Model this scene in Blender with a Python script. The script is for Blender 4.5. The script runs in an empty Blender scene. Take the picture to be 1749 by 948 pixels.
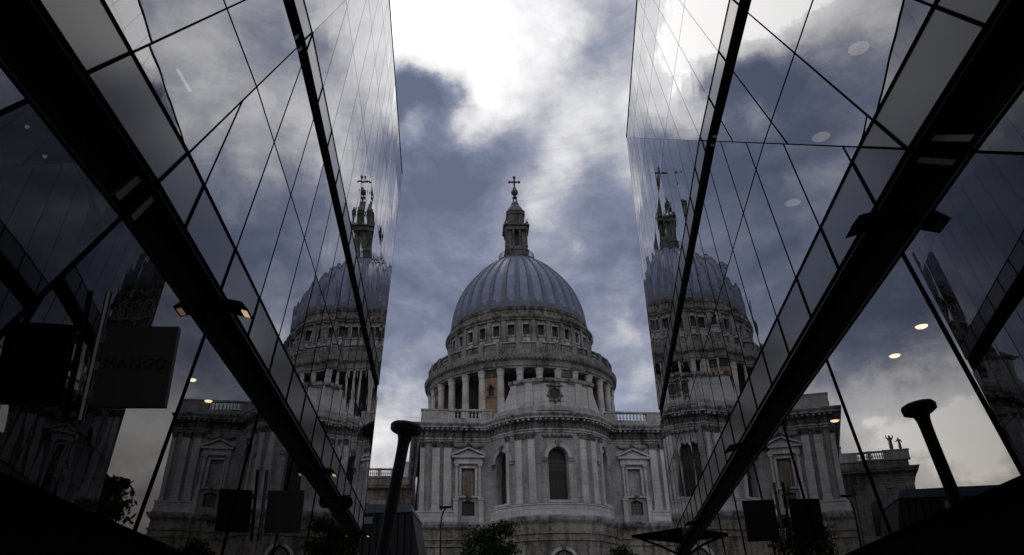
import bpy, bmesh, math, random
from mathutils import Vector, Matrix
random.seed(7)
R = math.radians
sc = bpy.context.scene
col = sc.collection

# ------------------------------------------------------------------ camera
cam_d = bpy.data.cameras.new('camera'); cam = bpy.data.objects.new('camera', cam_d); col.objects.link(cam)
cam_d.sensor_width = 36.0; cam_d.lens = 36.0 * 1320.0 / 1749.0
cam_d.clip_start = 0.05; cam_d.clip_end = 3000
PT, RL = R(26.4), R(1.6)
fw = Vector((0, math.cos(PT), math.sin(PT))); rt0 = Vector((1, 0, 0)); up0 = rt0.cross(fw)
crt = rt0 * math.cos(RL) - up0 * math.sin(RL); cup = rt0 * math.sin(RL) + up0 * math.cos(RL)
m = Matrix((crt, cup, -fw)).transposed().to_4x4(); m.translation = Vector((0, 0, 1.6))
cam.matrix_world = m
sc.camera = cam
sc.render.resolution_x, sc.render.resolution_y = 1024, 555

# ------------------------------------------------------------------ exposure
vs = sc.view_settings
vs.view_transform = 'Standard'; vs.look = 'None'; vs.exposure = 0.0; vs.gamma = 1.0; vs.use_curve_mapping = False
sc.render.engine = 'CYCLES'
sc.cycles.use_denoising = True
sc.cycles.max_bounces = 12; sc.cycles.glossy_bounces = 8; sc.cycles.transparent_max_bounces = 12
sc.cycles.sample_clamp_indirect = 4.0

# ------------------------------------------------------------------ sun (hidden behind the cloud, high beyond the dome)
SUN_AZ, SUN_EL = -4.0, 60.0
sd = bpy.data.lights.new('sun', 'SUN'); sd.energy = 0.6; sd.angle = R(12); sd.color = (1.0, .95, .88)
so = bpy.data.objects.new('sun', sd); col.objects.link(so)
sdir = Vector((math.sin(R(SUN_AZ)) * math.cos(R(SUN_EL)), math.cos(R(SUN_AZ)) * math.cos(R(SUN_EL)), math.sin(R(SUN_EL))))
so.rotation_euler = sdir.to_track_quat('Z', 'Y').to_euler(); so.location = (0, 40, 80)

# ------------------------------------------------------------------ world: Nishita sky seen through broken cloud
world = bpy.data.worlds.new('World'); sc.world = world; world.use_nodes = True
nt = world.node_tree; N = nt.nodes; L = nt.links
N.clear()

class NB:
    def __init__(s, tree): s.t = tree
    def put(s, sock, v):
        if v is None: return
        if isinstance(v, bpy.types.NodeSocket): s.t.links.new(v, sock)
        else: sock.default_value = v
    def node(s, ty, **k):
        n = s.t.nodes.new(ty)
        for a, b in k.items(): setattr(n, a, b)
        return n
    def math(s, op, a, b=None, c=None, clamp=False):
        n = s.node('ShaderNodeMath', operation=op, use_clamp=clamp)
        s.put(n.inputs[0], a); s.put(n.inputs[1], b); s.put(n.inputs[2], c); return n.outputs[0]
    def vmath(s, op, a, b=None, scale=None):
        n = s.node('ShaderNodeVectorMath', operation=op)
        s.put(n.inputs[0], a); s.put(n.inputs[1], b)
        if scale is not None: s.put(n.inputs['Scale'], scale)
        return n.outputs['Value'] if op in ('DISTANCE', 'DOT_PRODUCT', 'LENGTH') else n.outputs[0]
    def noise(s, vec, scale, detail=6, rough=.55, dist=0.0, out='Fac'):
        n = s.node('ShaderNodeTexNoise'); s.put(n.inputs['Vector'], vec); n.inputs['Scale'].default_value = scale
        n.inputs['Detail'].default_value = detail; n.inputs['Roughness'].default_value = rough; n.inputs['Distortion'].default_value = dist
        return n.outputs['Fac' if out == 'Fac' else 'Color']
    def ramp(s, fac, stops, interp='LINEAR'):
        n = s.node('ShaderNodeValToRGB'); n.color_ramp.interpolation = interp
        el = n.color_ramp.elements
        while len(el) < len(stops): el.new(.5)
        for e_, (p, c) in zip(el, stops):
            e_.position = p; e_.color = (*c, 1) if len(c) == 3 else c
        s.put(n.inputs[0], fac); return n.outputs[0]
    def mix(s, fac, a, b, mode='MIX'):
        n = s.node('ShaderNodeMix', data_type='RGBA', blend_type=mode)
        s.put(n.inputs[0], fac); s.put(n.inputs[6], a if not isinstance(a, tuple) else (*a, 1)[:4]); s.put(n.inputs[7], b if not isinstance(b, tuple) else (*b, 1)[:4])
        return n.outputs[2]
    def maprange(s, v, a, b, c=0.0, d=1.0, smooth=True):
        n = s.node('ShaderNodeMapRange', interpolation_type='SMOOTHSTEP' if smooth else 'LINEAR')
        s.put(n.inputs[0], v)
        for i, x in enumerate((a, b, c, d)): n.inputs[1 + i].default_value = x
        return n.outputs[0]

def azel(a, e): return Vector((math.sin(R(a)) * math.cos(R(e)), math.cos(R(a)) * math.cos(R(e)), math.sin(R(e))))
w = NB(nt)
dirv = w.node('ShaderNodeTexCoord').outputs['Generated']
warp = w.noise(dirv, 6.0, 8, .62, 0.0, 'Color')
warp = w.vmath('SCALE', w.vmath('SUBTRACT', warp, (.5, .5, .5)), scale=.15)
dw = w.vmath('ADD', dirv, warp)
stretch = w.vmath('MULTIPLY', dirv, (1, 1, 1.7))
fb = w.noise(stretch, 5.5, 9, .6, .6)
fb2 = w.noise(stretch, 15.0, 7, .6, .3)
val = w.math('ADD', .225, w.math('MULTIPLY', w.math('SUBTRACT', fb, .5), 1.05))
val = w.math('ADD', val, w.math('MULTIPLY', w.math('SUBTRACT', fb2, .5), .74))
BLOBS = [(-5.0, 46.6, 3.5, .64), (-2.4, 42.6, 2.3, .55), (-1.3, 39.8, 1.6, .5), (1.0, 44.3, 2.6, .26), (2.4, 42.2, 2.0, .20), (-9.8, 45.4, 2.0, .55), (5.4, 45, 1.8, .12), (-6, 52, 7, .45),
         (7.3, 39.2, 2.2, .20), (4.6, 34.0, 1.9, .24), (6.0, 36.4, 2.2, .26), (2.6, 31.8, 1.4, .25), (-8.8, 38.0, .8, .36), (-3.6, 37.9, 1.2, .25),
         (-8.9, 41.0, 2.0, -.66), (-5.2, 40.3, 1.3, -.75), (-6.5, 35.6, 3.4, -.26), (-2, 34.6, 2.4, -.26), (9.6, 43.2, 3.2, -.40), (9.6, 32.6, 2.6, -.24),
         (-7, 28, 5, -.24), (6.2, 28.4, .8, .36), (8.1, 22.2, 1.0, .40), (9.3, 18.6, 1.2, .28), (-8.6, 18.9, 1.5, .36), (-10.4, 15.6, 2.2, .52),
         (-15.5, 47, 4.0, .85), (-14, 39.5, 3.4, -.34), (-8.2, 38.8, 1.0, .2), (-18, 13.0, 4.6, 1.40), (-14.2, 15.2, 1.8, .35), (-12.6, 19.6, 3.0, -.34), (-17, 21.5, 3.2, -.36),
         (11, 43, 5, .24), (5.2, 43.5, 2, .12), (18, 41, 5, .28), (11, 35, 2.5, .18), (14, 26, 6, -.10), (16.5, 12, 4.5, .66), (12, 24, 5, -.12),
         (0, 72, 20, .28), (180, 38, 58, .72)]
for (a, e, sg, amp) in BLOBS:
    c = azel(a, e); s_ = 2 * math.sin(R(sg) / 2) * 1.25
    d = w.vmath('DISTANCE', dw, tuple(c))
    g = w.math('POWER', w.math('DIVIDE', d, s_), 2.0)
    g = w.math('EXPONENT', w.math('MULTIPLY', g, -1.0))
    val = w.math('MULTIPLY_ADD', g, amp, val)
val = w.math('DIVIDE', val, 1.4, clamp=True)
cloud = w.ramp(val, [(0.0, (.130, .156, .238)), (.16, (.192, .217, .315)), (.32, (.312, .332, .425)), (.46, (.52, .525, .575)),
                     (.60, (.74, .74, .77)), (.76, (.92, .92, .935)), (.90, (1.06, 1.06, 1.06)), (1.0, (1.5, 1.48, 1.45))])
sep = w.node('ShaderNodeSeparateXYZ'); L.new(dirv, sep.inputs[0])
lowm = w.maprange(sep.outputs['Z'], .10, .30, 1.0, 0.0)
warm = w.mix(w.math('MULTIPLY', lowm, .75), (1, 1, 1, 1), (1.12, 1.0, .80, 1))
cloud = w.mix(1.0, cloud, warm, 'MULTIPLY')
sky = w.node('ShaderNodeTexSky', sky_type='NISHITA', sun_disc=False)
sky.sun_elevation = R(SUN_EL); sky.sun_rotation = R(SUN_AZ)
hole = w.maprange(w.noise(stretch, 3.3, 6, .55, .4), .56, .70, 0.0, .30)
skyc = w.mix(1.0, sky.outputs[0], (.85, .9, 1.0, 1), 'MULTIPLY')
STR = 0.1
cloudx = w.vmath('SCALE', cloud, scale=1.0 / STR)
final = w.mix(hole, cloudx, skyc)
bg = w.node('ShaderNodeBackground'); L.new(final, bg.inputs[0]); bg.inputs[1].default_value = STR
wo = w.node('ShaderNodeOutputWorld'); L.new(bg.outputs[0], wo.inputs[0])

# ------------------------------------------------------------------ object helpers
ORG = {}
class MB:
    def __init__(s): s.v = []; s.f = []; s.mi = []; s.uv = {}
    def add(s, vs_, fs, mi=0):
        o = len(s.v); s.v += [Vector(v) for v in vs_]
        for f in fs: s.f.append(tuple(o + i for i in f)); s.mi.append(mi)
    def hexa(s, a, b, mi=0):                       # two matching quads / polygons
        n = len(a)
        s.add(list(a) + list(b), [tuple(range(n - 1, -1, -1)), tuple(range(n, 2 * n))] + [(i, (i + 1) % n, n + (i + 1) % n, n + i) for i in range(n)], mi)
    def box(s, c, ax, ay, az, mi=0):               # centre and three half-axis vectors
        c, ax, ay, az = map(Vector, (c, ax, ay, az))
        a = [c - ax - ay - az, c + ax - ay - az, c + ax + ay - az, c - ax + ay - az]
        s.hexa(a, [p + 2 * az for p in a], mi)
    def tube(s, pts, r, n=8, mi=0, caps=True):
        pts = [Vector(p) for p in pts]; rs = r if isinstance(r, (list, tuple)) else [r] * len(pts)
        o = len(s.v); ref = None
        for i, p in enumerate(pts):
            d = (pts[min(i + 1, len(pts) - 1)] - pts[max(i - 1, 0)]).normalized()
            if ref is None: ref = Vector((1, 0, 0)) if abs(d.x) < .8 else Vector((0, 1, 0))
            x = (ref - d * ref.dot(d)).normalized(); y = d.cross(x); ref = x
            for k in range(n):
                t = 2 * math.pi * k / n; s.v.append(p + (x * math.cos(t) + y * math.sin(t)) * rs[i])
        for i in range(len(pts) - 1):
            for k in range(n):
                a = o + i * n + k; b = o + i * n + (k + 1) % n
                s.f.append((a, b, b + n, a + n)); s.mi.append(mi)
        if caps:
            s.f.append(tuple(o + k for k in range(n - 1, -1, -1))); s.mi.append(mi)
            s.f.append(tuple(o + (len(pts) - 1) * n + k for k in range(n))); s.mi.append(mi)
    def lathe(s, c, prof, n=32, mi=0, a0=0.0, a1=360.0, cap=False):   # profile of (radius, height) about a vertical axis
        c = Vector(c); full = abs(a1 - a0) >= 359.9; cols = n if full else n + 1; o = len(s.v)
        for r_, z in prof:
            for k in range(cols):
                t = R(a0 + (a1 - a0) * k / n); s.v.append(c + Vector((r_ * math.sin(t), -r_ * math.cos(t), z)))
        for i in range(len(prof) - 1):
            for k in range(n):
                a = o + i * cols + k; b = o + i * cols + (k + 1) % cols
                s.f.append((a, b, b + cols, a + cols)); s.mi.append(mi)
        if cap:
            s.f.append(tuple(o + (len(prof) - 1) * cols + k for k in range(cols))); s.mi.append(mi)
    def build(s, name, mat, parent=None, smooth=None, loc=None):
        me = bpy.data.meshes.new(name)
        org = Vector(loc) if loc is not None else (ORG[parent.name] if parent else Vector((0, 0, 0)))
        me.from_pydata([tuple(v - org) for v in s.v], [], s.f)
        mats = mat if isinstance(mat, (list, tuple)) else [mat]
        for m_ in mats: me.materials.append(m_)
        me.polygons.foreach_set('material_index', s.mi)
        if smooth is not None:
            me.polygons.foreach_set('use_smooth', [True] * len(me.polygons))
            try: me.set_sharp_from_angle(angle=R(smooth))
            except Exception: pass
        bm = bmesh.new(); bm.from_mesh(me); bmesh.ops.recalc_face_normals(bm, faces=bm.faces); bm.to_mesh(me); bm.free()
        o = bpy.data.objects.new(name, me); col.objects.link(o); ORG[o.name] = org
        if parent:
            o.parent = parent; o.location = org - ORG[parent.name]
        else: o.location = org
        return o
def tag(o, label=None, cat=None, group=None, kind=None):
    for k, v in (('label', label), ('category', cat), ('group', group), ('kind', kind)):
        if v: o[k] = v
    return o
def thing(name, loc, label, cat, group=None):
    o = bpy.data.objects.new(name, None); col.objects.link(o); o.location = loc; o.empty_display_size = .3
    ORG[o.name] = Vector(loc); return tag(o, label, cat, group)
def copy_part(o, parent, delta_loc, rotz=None):
    c = o.copy(); col.objects.link(c); c.parent = parent; c.location = delta_loc
    if rotz is not None: c.rotation_euler = (0, 0, rotz)
    ORG[c.name] = ORG[o.name]; return c

# ------------------------------------------------------------------ materials
def mat(name, base, rough=.7, metal=0.0, noise=None, spec=.5, bump=None):
    m_ = bpy.data.materials.new(name); m_.use_nodes = True; b = NB(m_.node_tree)
    p = m_.node_tree.nodes['Principled BSDF']
    p.inputs['Roughness'].default_value = rough; p.inputs['Metallic'].default_value = metal; p.inputs['Specular IOR Level'].default_value = spec
    c = (*base, 1)
    if noise:
        sc_, amt = noise
        tc = b.node('ShaderNodeTexCoord').outputs['Object']
        f = b.noise(tc, sc_, 8, .6)
        hi = tuple(min(1, x * (1 + amt)) for x in base); lo = tuple(x * (1 - amt) for x in base)
        b.put(p.inputs['Base Color'], b.ramp(f, [(.3, lo), (.7, hi)]))
        if bump:
            bn = b.node('ShaderNodeBump'); bn.inputs['Strength'].default_value = bump; bn.inputs['Distance'].default_value = .05
            b.put(bn.inputs['Height'], f); b.put(p.inputs['Normal'], bn.outputs[0])
    else: p.inputs['Base Color'].default_value = c
    return m_

def stone_mat(name, light, dark, soot=.5, course=.55, streak=1.0):
    """Weathered limestone: ashlar courses, rain streaks and black soot patches."""
    m_ = bpy.data.materials.new(name); m_.use_nodes = True; b = NB(m_.node_tree)
    p = m_.node_tree.nodes['Principled BSDF']; p.inputs['Roughness'].default_value = .88; p.inputs['Specular IOR Level'].default_value = .25
    tc = b.node('ShaderNodeTexCoord').outputs['Object']
    big = b.noise(tc, .22, 7, .62, .4)
    st = b.noise(b.vmath('MULTIPLY', tc, (1.7, 1.7, .16)), 1.0, 8, .65)
    fine = b.noise(tc, 3.0, 6, .7)
    f = b.math('ADD', b.math('MULTIPLY', big, .55), b.math('MULTIPLY', st, .55 * streak))
    f = b.math('ADD', f, b.math('MULTIPLY', b.math('SUBTRACT', fine, .5), .35))
    c = b.ramp(f, [(.36 + .14 * soot, dark), (.62, light), (.80, tuple(x * 1.15 for x in light))])
    warm = b.mix(b.maprange(b.noise(tc, .6, 4, .6), .5, .75, 0, .35), c, tuple(x * y for x, y in zip(light, (.95, .78, .62))) + (1,))
    # block joints: horizontal courses with staggered vertical joints
    sp = b.node('ShaderNodeSeparateXYZ'); b.put(sp.inputs[0], tc)
    cz = b.math('DIVIDE', sp.outputs['Z'], course)
    j = b.math('LESS_THAN', b.math('FRACT', cz), .07)
    row = b.math('FLOOR', cz)
    hx = b.math('ADD', b.math('MULTIPLY', b.math('ADD', sp.outputs['X'], b.math('MULTIPLY', sp.outputs['Y'], .6)), .85), b.math('MULTIPLY', row, .47))
    jv = b.math('LESS_THAN', b.math('FRACT', hx), .035)
    jj = b.math('MAXIMUM', j, jv)
    bl = b.node('ShaderNodeTexWhiteNoise', noise_dimensions='2D'); cmb = b.node('ShaderNodeCombineXYZ')
    b.put(cmb.inputs[0], b.math('FLOOR', hx)); b.put(cmb.inputs[1], row); b.put(bl.inputs['Vector'], cmb.outputs[0])
    tone = b.maprange(bl.outputs['Value'], 0, 1, .88, 1.08, False)
    tint = b.vmath('SCALE', warm, scale=tone)
    outc = b.mix(b.math('MULTIPLY', jj, .32), tint, tuple(x * .45 for x in dark) + (1,))
    b.put(p.inputs['Base Color'], outc)
    bn = b.node('ShaderNodeBump'); bn.inputs['Strength'].default_value = .45; bn.inputs['Distance'].default_value = .06
    b.put(bn.inputs['Height'], b.math('SUBTRACT', fine, b.math('MULTIPLY', jj, .5))); b.put(p.inputs['Normal'], bn.outputs[0])
    return m_

M = {}
M['wall'] = stone_mat('stone_wall', (.325, .326, .342), (.15, .148, .152), .30)
M['base'] = stone_mat('stone_base', (.25, .235, .215), (.06, .057, .054), .7, .8)
M['pil'] = stone_mat('stone_pilaster', (.53, .535, .57), (.32, .32, .332), .1, 1.4, .7)
M['trim'] = stone_mat('stone_trim', (.365, .367, .385), (.06, .058, .056), .65, 2.5)
M['carved'] = stone_mat('stone_carved', (.19, .183, .178), (.035, .033, .031), .8, 3.0)
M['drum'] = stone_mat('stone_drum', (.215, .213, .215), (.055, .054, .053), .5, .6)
M['column'] = stone_mat('stone_column', (.56, .56, .58), (.30, .298, .30), .2, 2.2, .6)
M['dark_stone'] = stone_mat('stone_shaded', (.05, .048, .046), (.02, .02, .02), .6, .6)  # drum wall: shade between the columns put into the stone colour
M['lantern'] = stone_mat('stone_lantern', (.13, .13, .132), (.04, .039, .037), .6, .7)
M['niche'] = stone_mat('stone_niche', (.24, .155, .10), (.12, .08, .055), .2, .5)
M['wing'] = stone_mat('stone_wing', (.20, .192, .185), (.06, .057, .055), .5, .8)
M['brown'] = stone_mat('stone_panel', (.20, .165, .14), (.085, .07, .06), .3, .6)
M['lead'] = mat('lead_sheet', (.118, .142, .245), .5, 0, (.9, .30), .5)
M['rib'] = mat('lead_rib', (.080, .088, .128), .6, 0, (1.1, .35), .4)
M['bronze'] = mat('gilded_bronze', (.075, .036, .024), .6, .2, (2, .4))
M['void'] = mat('dark_opening', (.006, .006, .0065), .6)
M['winglass'] = mat('window_glass_dark', (.015, .016, .02), .15, 0, None, .5)
M['winlight'] = mat('window_glass_grey', (.011, .011, .012), .35, 0, (3, .4))
M['leading'] = mat('window_leading', (.02, .02, .02), .6)
M['roof'] = mat('roof_lead', (.10, .105, .12), .7, 0, (.5, .3))
M['black'] = mat('black_metal', (.0035, .0035, .004), .85, 0, (1.5, .4), .02)
M['frame'] = mat('frame_metal', (.0045, .0045, .006), .9, 0, None, .0)
M['clip'] = mat('clip_metal', (.022, .022, .024), .6)
M['joint'] = mat('grey_sealant', (.16, .16, .17), .8, 0, None, .1)
M['trimmetal'] = mat('trim_metal', (.042, .042, .045), .4, .6)
M['slab'] = mat('ceiling_board', (.05, .05, .05), .8)
M['core'] = mat('interior_wall', (.022, .022, .024), .8, 0, (.6, .5))
M['pave'] = mat('paving_stone', (.16, .155, .15), .75, 0, (1.2, .25))
M['asphalt'] = mat('asphalt', (.05, .05, .052), .85, 0, (6, .3))
M['earth'] = mat('ground_earth', (.10, .10, .095), .9, 0, (.05, .3))
M['kerb'] = mat('kerb_granite', (.25, .25, .24), .8, 0, (4, .2))
M['line'] = mat('road_paint', (.55, .55, .52), .7)
M['post'] = mat('dark_cast_metal', (.006, .006, .007), .7, .0, (1.5, .4), .25)
M['sign'] = mat('sign_panel', (.022, .022, .023), .55, 0, (3, .2), .3)
M['signblack'] = mat('sign_panel_black', (.006, .006, .006), .6, 0, None, .2)
M['letter'] = mat('sign_lettering', (.0065, .0065, .007), .6, 0, None, .2)
M['steel'] = mat('brushed_steel', (.12, .12, .125), .4, .8)
M['pavcl'] = mat('dark_cladding', (.018, .019, .022), .6, 0, (2, .3))
M['pavroof'] = mat('blue_grey_roof', (.065, .078, .13), .5, 0, (1, .2))
M['pavwin'] = mat('pale_window', (.20, .26, .36), .25)
M['bark'] = mat('bark', (.035, .028, .022), .9, 0, (5, .4))
M['brick'] = mat('dark_brick', (.07, .05, .042), .9, 0, (3, .3))

def emis(name, colr, st):
    m_ = bpy.data.materials.new(name); m_.use_nodes = True; t = m_.node_tree; t.nodes.clear(); b = NB(t)
    e_ = b.node('ShaderNodeEmission'); e_.inputs[0].default_value = (*colr, 1); e_.inputs[1].default_value = st
    o = b.node('ShaderNodeOutputMaterial'); t.links.new(e_.outputs[0], o.inputs[0]); return m_
M['glow'] = emis('lamp_glow', (1.0, .66, .38), .55)
M['glowdown'] = emis('downlight_glow', (1.0, .72, .42), 5.0)
M['glowdim'] = emis('shade_glow', (.75, .64, .50), .85)
M['glowwhite'] = emis('tube_glow', (.9, .95, 1.0), .9)
M['glowfaint'] = emis('faint_glow', (.8, .75, .62), .22)

def leaf_mat(name, a, b_):
    m_ = bpy.data.materials.new(name); m_.use_nodes = True; b = NB(m_.node_tree)
    p = m_.node_tree.nodes['Principled BSDF']; p.inputs['Roughness'].default_value = .8; p.inputs['Specular IOR Level'].default_value = .12
    tc = b.node('ShaderNodeTexCoord').outputs['Object']
    b.put(p.inputs['Base Color'], b.ramp(b.noise(tc, 2.2, 4, .7), [(.3, a), (.7, b_)])); return m_
M['leaf'] = leaf_mat('leaves', (.012, .018, .008), (.040, .050, .016))

def glass_mat(name, f0, tint, wob, inside, hang, spread):
    """Coated curtain-wall glass: mirror layer that strengthens at grazing angles over a dark see-through body.
    hang is the slight angle at which the panes sit in their frames, spread its scatter from pane to pane."""
    m_ = bpy.data.materials.new(name); m_.use_nodes = True; t = m_.node_tree; t.nodes.clear(); b = NB(t)
    geo = b.node('ShaderNodeNewGeometry'); tc = b.node('ShaderNodeTexCoord').outputs['Object']; oi = b.node('ShaderNodeObjectInfo')
    wn = b.node('ShaderNodeTexWhiteNoise', noise_dimensions='2D'); cm = b.node('ShaderNodeCombineXYZ')
    b.put(cm.inputs[0], b.math('MULTIPLY', geo.outputs['Random Per Island'], 91.7)); b.put(cm.inputs[1], b.math('MULTIPLY', oi.outputs['Random'], 57.3)); b.put(wn.inputs['Vector'], cm.outputs[0])
    rnd = b.vmath('SCALE', b.vmath('SUBTRACT', wn.outputs['Color'], (.5, .5, .5)), scale=spread)
    n1 = b.vmath('SUBTRACT', b.noise(b.vmath('ADD', b.vmath('MULTIPLY', tc, (1, 1, .55)), b.vmath('SCALE', wn.outputs['Color'], scale=9.0)), 1.15, 2, .5, 0, 'Color'), (.5, .5, .5))
    nn = b.vmath('ADD', geo.outputs['Normal'], tuple(hang)); nn = b.vmath('ADD', nn, rnd)
    nn = b.vmath('NORMALIZE', b.vmath('ADD', nn, b.vmath('SCALE', n1, scale=wob)))
    lw = b.node('ShaderNodeLayerWeight'); lw.inputs['Blend'].default_value = .5
    fac = b.math('ADD', f0, b.math('MULTIPLY', b.math('POWER', lw.outputs['Facing'], 2.0 if f0 > .15 else 2.5), 1 - f0), clamp=True)
    gl = b.node('ShaderNodeBsdfGlossy'); gl.inputs['Color'].default_value = (*tint, 1); gl.inputs['Roughness'].default_value = 0.0
    b.put(gl.inputs['Normal'], nn)
    tr = b.node('ShaderNodeBsdfTransparent'); tr.inputs[0].default_value = (*inside, 1)
    mx = b.node('ShaderNodeMixShader'); b.put(mx.inputs[0], fac); t.links.new(tr.outputs[0], mx.inputs[1]); t.links.new(gl.outputs[0], mx.inputs[2])
    o = b.node('ShaderNodeOutputMaterial'); t.links.new(mx.outputs[0], o.inputs[0]); return m_
def clear_mat():
    m_ = bpy.data.materials.new('glass_back'); m_.use_nodes = True; t = m_.node_tree; t.nodes.clear(); b = NB(t)
    tr = b.node('ShaderNodeBsdfTransparent'); tr.inputs[0].default_value = (.85, .88, .87, 1)
    o = b.node('ShaderNodeOutputMaterial'); t.links.new(tr.outputs[0], o.inputs[0]); return m_
M['back'] = clear_mat()
def spandrel_mat():
    m_ = bpy.data.materials.new('fritted_glass'); m_.use_nodes = True; b = NB(m_.node_tree)
    p = m_.node_tree.nodes['Principled BSDF']; p.inputs['Roughness'].default_value = .16; p.inputs['Specular IOR Level'].default_value = .75
    tc = b.node('ShaderNodeTexCoord').outputs['Object']
    b.put(p.inputs['Base Color'], b.ramp(b.noise(tc, .5, 4, .6), [(.3, (.070, .071, .076)), (.7, (.092, .092, .096))])); return m_
M['spandrel'] = spandrel_mat()

# ------------------------------------------------------------------ ground, passage, road
def sheet(name, pts, z, mt, kind='structure'):
    b = MB(); b.add([(x, y, z) for x, y in pts], [tuple(range(len(pts)))]); return tag(b.build(name, mt), kind=kind)
sheet('ground', [(-1500, -1500), (1500, -1500), (1500, 1500), (-1500, 1500)], 0.0, M['earth'])
sheet('pavement', [(-40, -40), (40, -40), (40, 49), (-40, 49)], .12, M['pave'])
sheet('road', [(-160, 50), (160, 50), (160, 59), (-160, 59)], .02, M['asphalt'])
b = MB(); b.box((0, 49.6, .06), (160, 0, 0), (0, .15, 0), (0, 0, .06)); b.box((0, 59.3, .06), (160, 0, 0), (0, .15, 0), (0, 0, .06))
tag(b.build('kerb', M['kerb']), kind='structure')
b = MB()
for i in range(-20, 21): b.add([(i * 6 - 1.2, 54.42, .026), (i * 6 + 1.2, 54.42, .026), (i * 6 + 1.2, 54.54, .026), (i * 6 - 1.2, 54.54, .026)], [(0, 1, 2, 3)])
tag(b.build('road_marking', M['line']), kind='structure')

# ------------------------------------------------------------------ the two faceted glass buildings
class Plane:
    def __init__(s, p0, h, n):
        s.p0, s.h, s.n = Vector(p0), Vector(h), Vector(n)
        w_ = s.n.cross(s.h); s.w = w_ / w_.z
        s.nh = Vector((s.n.x, s.n.y, 0)).normalized()
    def P(s, u, z, off=0.0): return s.p0 + s.h * u + s.w * (z - s.p0.z) + s.n * off
LF = Plane((-2.64739533, -0.25864641, 1.6), (-0.09723549, 0.9952614, 0), (0.99510982, 0.09722068, 0.01745241))
LN = Plane((-2.96507268, -0.16265876, 5.06749196), (-0.05477591, 0.99849867, 0), (0.99720023, 0.05470468, 0.05098129))
RF = Plane((2.98334604, -0.31566824, 1.6), (0.10522275, 0.99444868, 0), (-0.99429722, 0.10520672, 0.01745241))
RN = Plane((4.95942774, -0.36680846, 34.04932418), (0.07376038, 0.99727599, 0), (-0.99547392, 0.0736271, 0.06008927))
ROOF = 34.0
def clip(poly, a, b_, c):                                 # keep a*u + b*z <= c
    out = []
    for i in range(len(poly)):
        p, q = poly[i], poly[(i + 1) % len(poly)]
        dp = a * p[0] + b_ * p[1] - c; dq = a * q[0] + b_ * q[1] - c
        if dp <= 0: out.append(p)
        if (dp < 0 < dq) or (dq < 0 < dp):
            t = dp / (dp - dq); out.append((p[0] + (q[0] - p[0]) * t, p[1] + (q[1] - p[1]) * t))
    return out
def area(p): return .5 * sum(p[i][0] * p[(i + 1) % len(p)][1] - p[(i + 1) % len(p)][0] * p[i][1] for i in range(len(p)))
def inset(poly, d):
    if area(poly) < 0: poly = poly[::-1]
    out = poly
    for i in range(len(poly)):
        p, q = poly[i], poly[(i + 1) % len(poly)]
        ln = math.hypot(q[0] - p[0], q[1] - p[1])
        if ln < 1e-5: continue
        nx, nz = (q[1] - p[1]) / ln, -(q[0] - p[0]) / ln      # outward
        out = clip(out, nx, nz, nx * p[0] + nz * p[1] - d)
        if len(out) < 3: return []
    return out
def clean(poly):
    out = []
    for p in poly:
        if not out or math.hypot(p[0] - out[-1][0], p[1] - out[-1][1]) > 1e-3: out.append(p)
    if len(out) > 1 and math.hypot(out[0][0] - out[-1][0], out[0][1] - out[-1][1]) < 1e-3: out.pop()
    return out

TIERS = [('low', 2.70, 5.07), ('strip', 5.79, 6.58), ('main', 6.58, 9.28), ('main', 9.28, 12.12), ('strip', 12.86, 13.70),
         ('up', 13.70, 18.9), ('up', 18.9, 24.5), ('up', 24.5, 29.7), ('up', 29.7, 34.0)]
class Side:
    pass
Lb = Side(); Lb.far, Lb.nr = LF, LN
Lb.fold_far = lambda z: 5.91 + .788 * (z - 5.07)
Lb.fold_near = lambda z: 5.79 + .787 * (z - 5.07)
Lb.end = lambda z: 24.7 + .695 * z
Lb.seam_far = lambda k, z: 7.36 + 1.52 * k + (z - 5.79) * min(.60, max(.45, .47 + .02 * k))
Lb.seam_near = lambda k, z: 6.356 + 1.53 * k + (z - 5.79) * .787
Rb = Side(); Rb.far, Rb.nr = RF, RN
Rb.fold_far = lambda z: 4.76 + 1.354 * (z - 4.63)
Rb.fold_near = lambda z: 4.67 + 1.352 * (z - 4.63)
Rb.end = lambda z: 35.4 + .27 * z
Rb.seam_far = lambda k, z: 7.35 + 1.5 * k + (z - 5.79) * .43
Rb.seam_near = lambda k, z: 6.25 + 1.58 * k + (z - 5.79) * .73
# (turn about the vertical, turn about the horizontal, scatter, ripple) of the panes of each storey
Lb.hang = {('low', False): (.009, .048, .004, .003), ('low', True): (.004, 0, .004, .003), ('main', False): (.019, 0, .014, .014), ('main', True): (.008, 0, .006, .007), ('up', False): (.023, 0, .014, .014), ('up', True): (.008, 0, .010, .012)}
Rb.hang = {('low', False): (.008, 0, .003, .002), ('low', True): (.003, 0, .004, .003), ('main', False): (.013, 0, .014, .014), ('main', True): (.002, 0, .006, .007), ('up', False): (.016, 0, .014, .014), ('up', True): (.002, 0, .010, .012)}
NEAR_END = -20.0

def lin(fn, poly, side):                                  # clip by the straight line u = fn(z)
    z0, z1 = 0.0, 34.0; u0, u1 = fn(z0), fn(z1); k = (u1 - u0) / (z1 - z0)
    return clip(poly, 1, -k, u0) if side == 'below' else clip(poly, -1, k, -u0)

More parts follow.
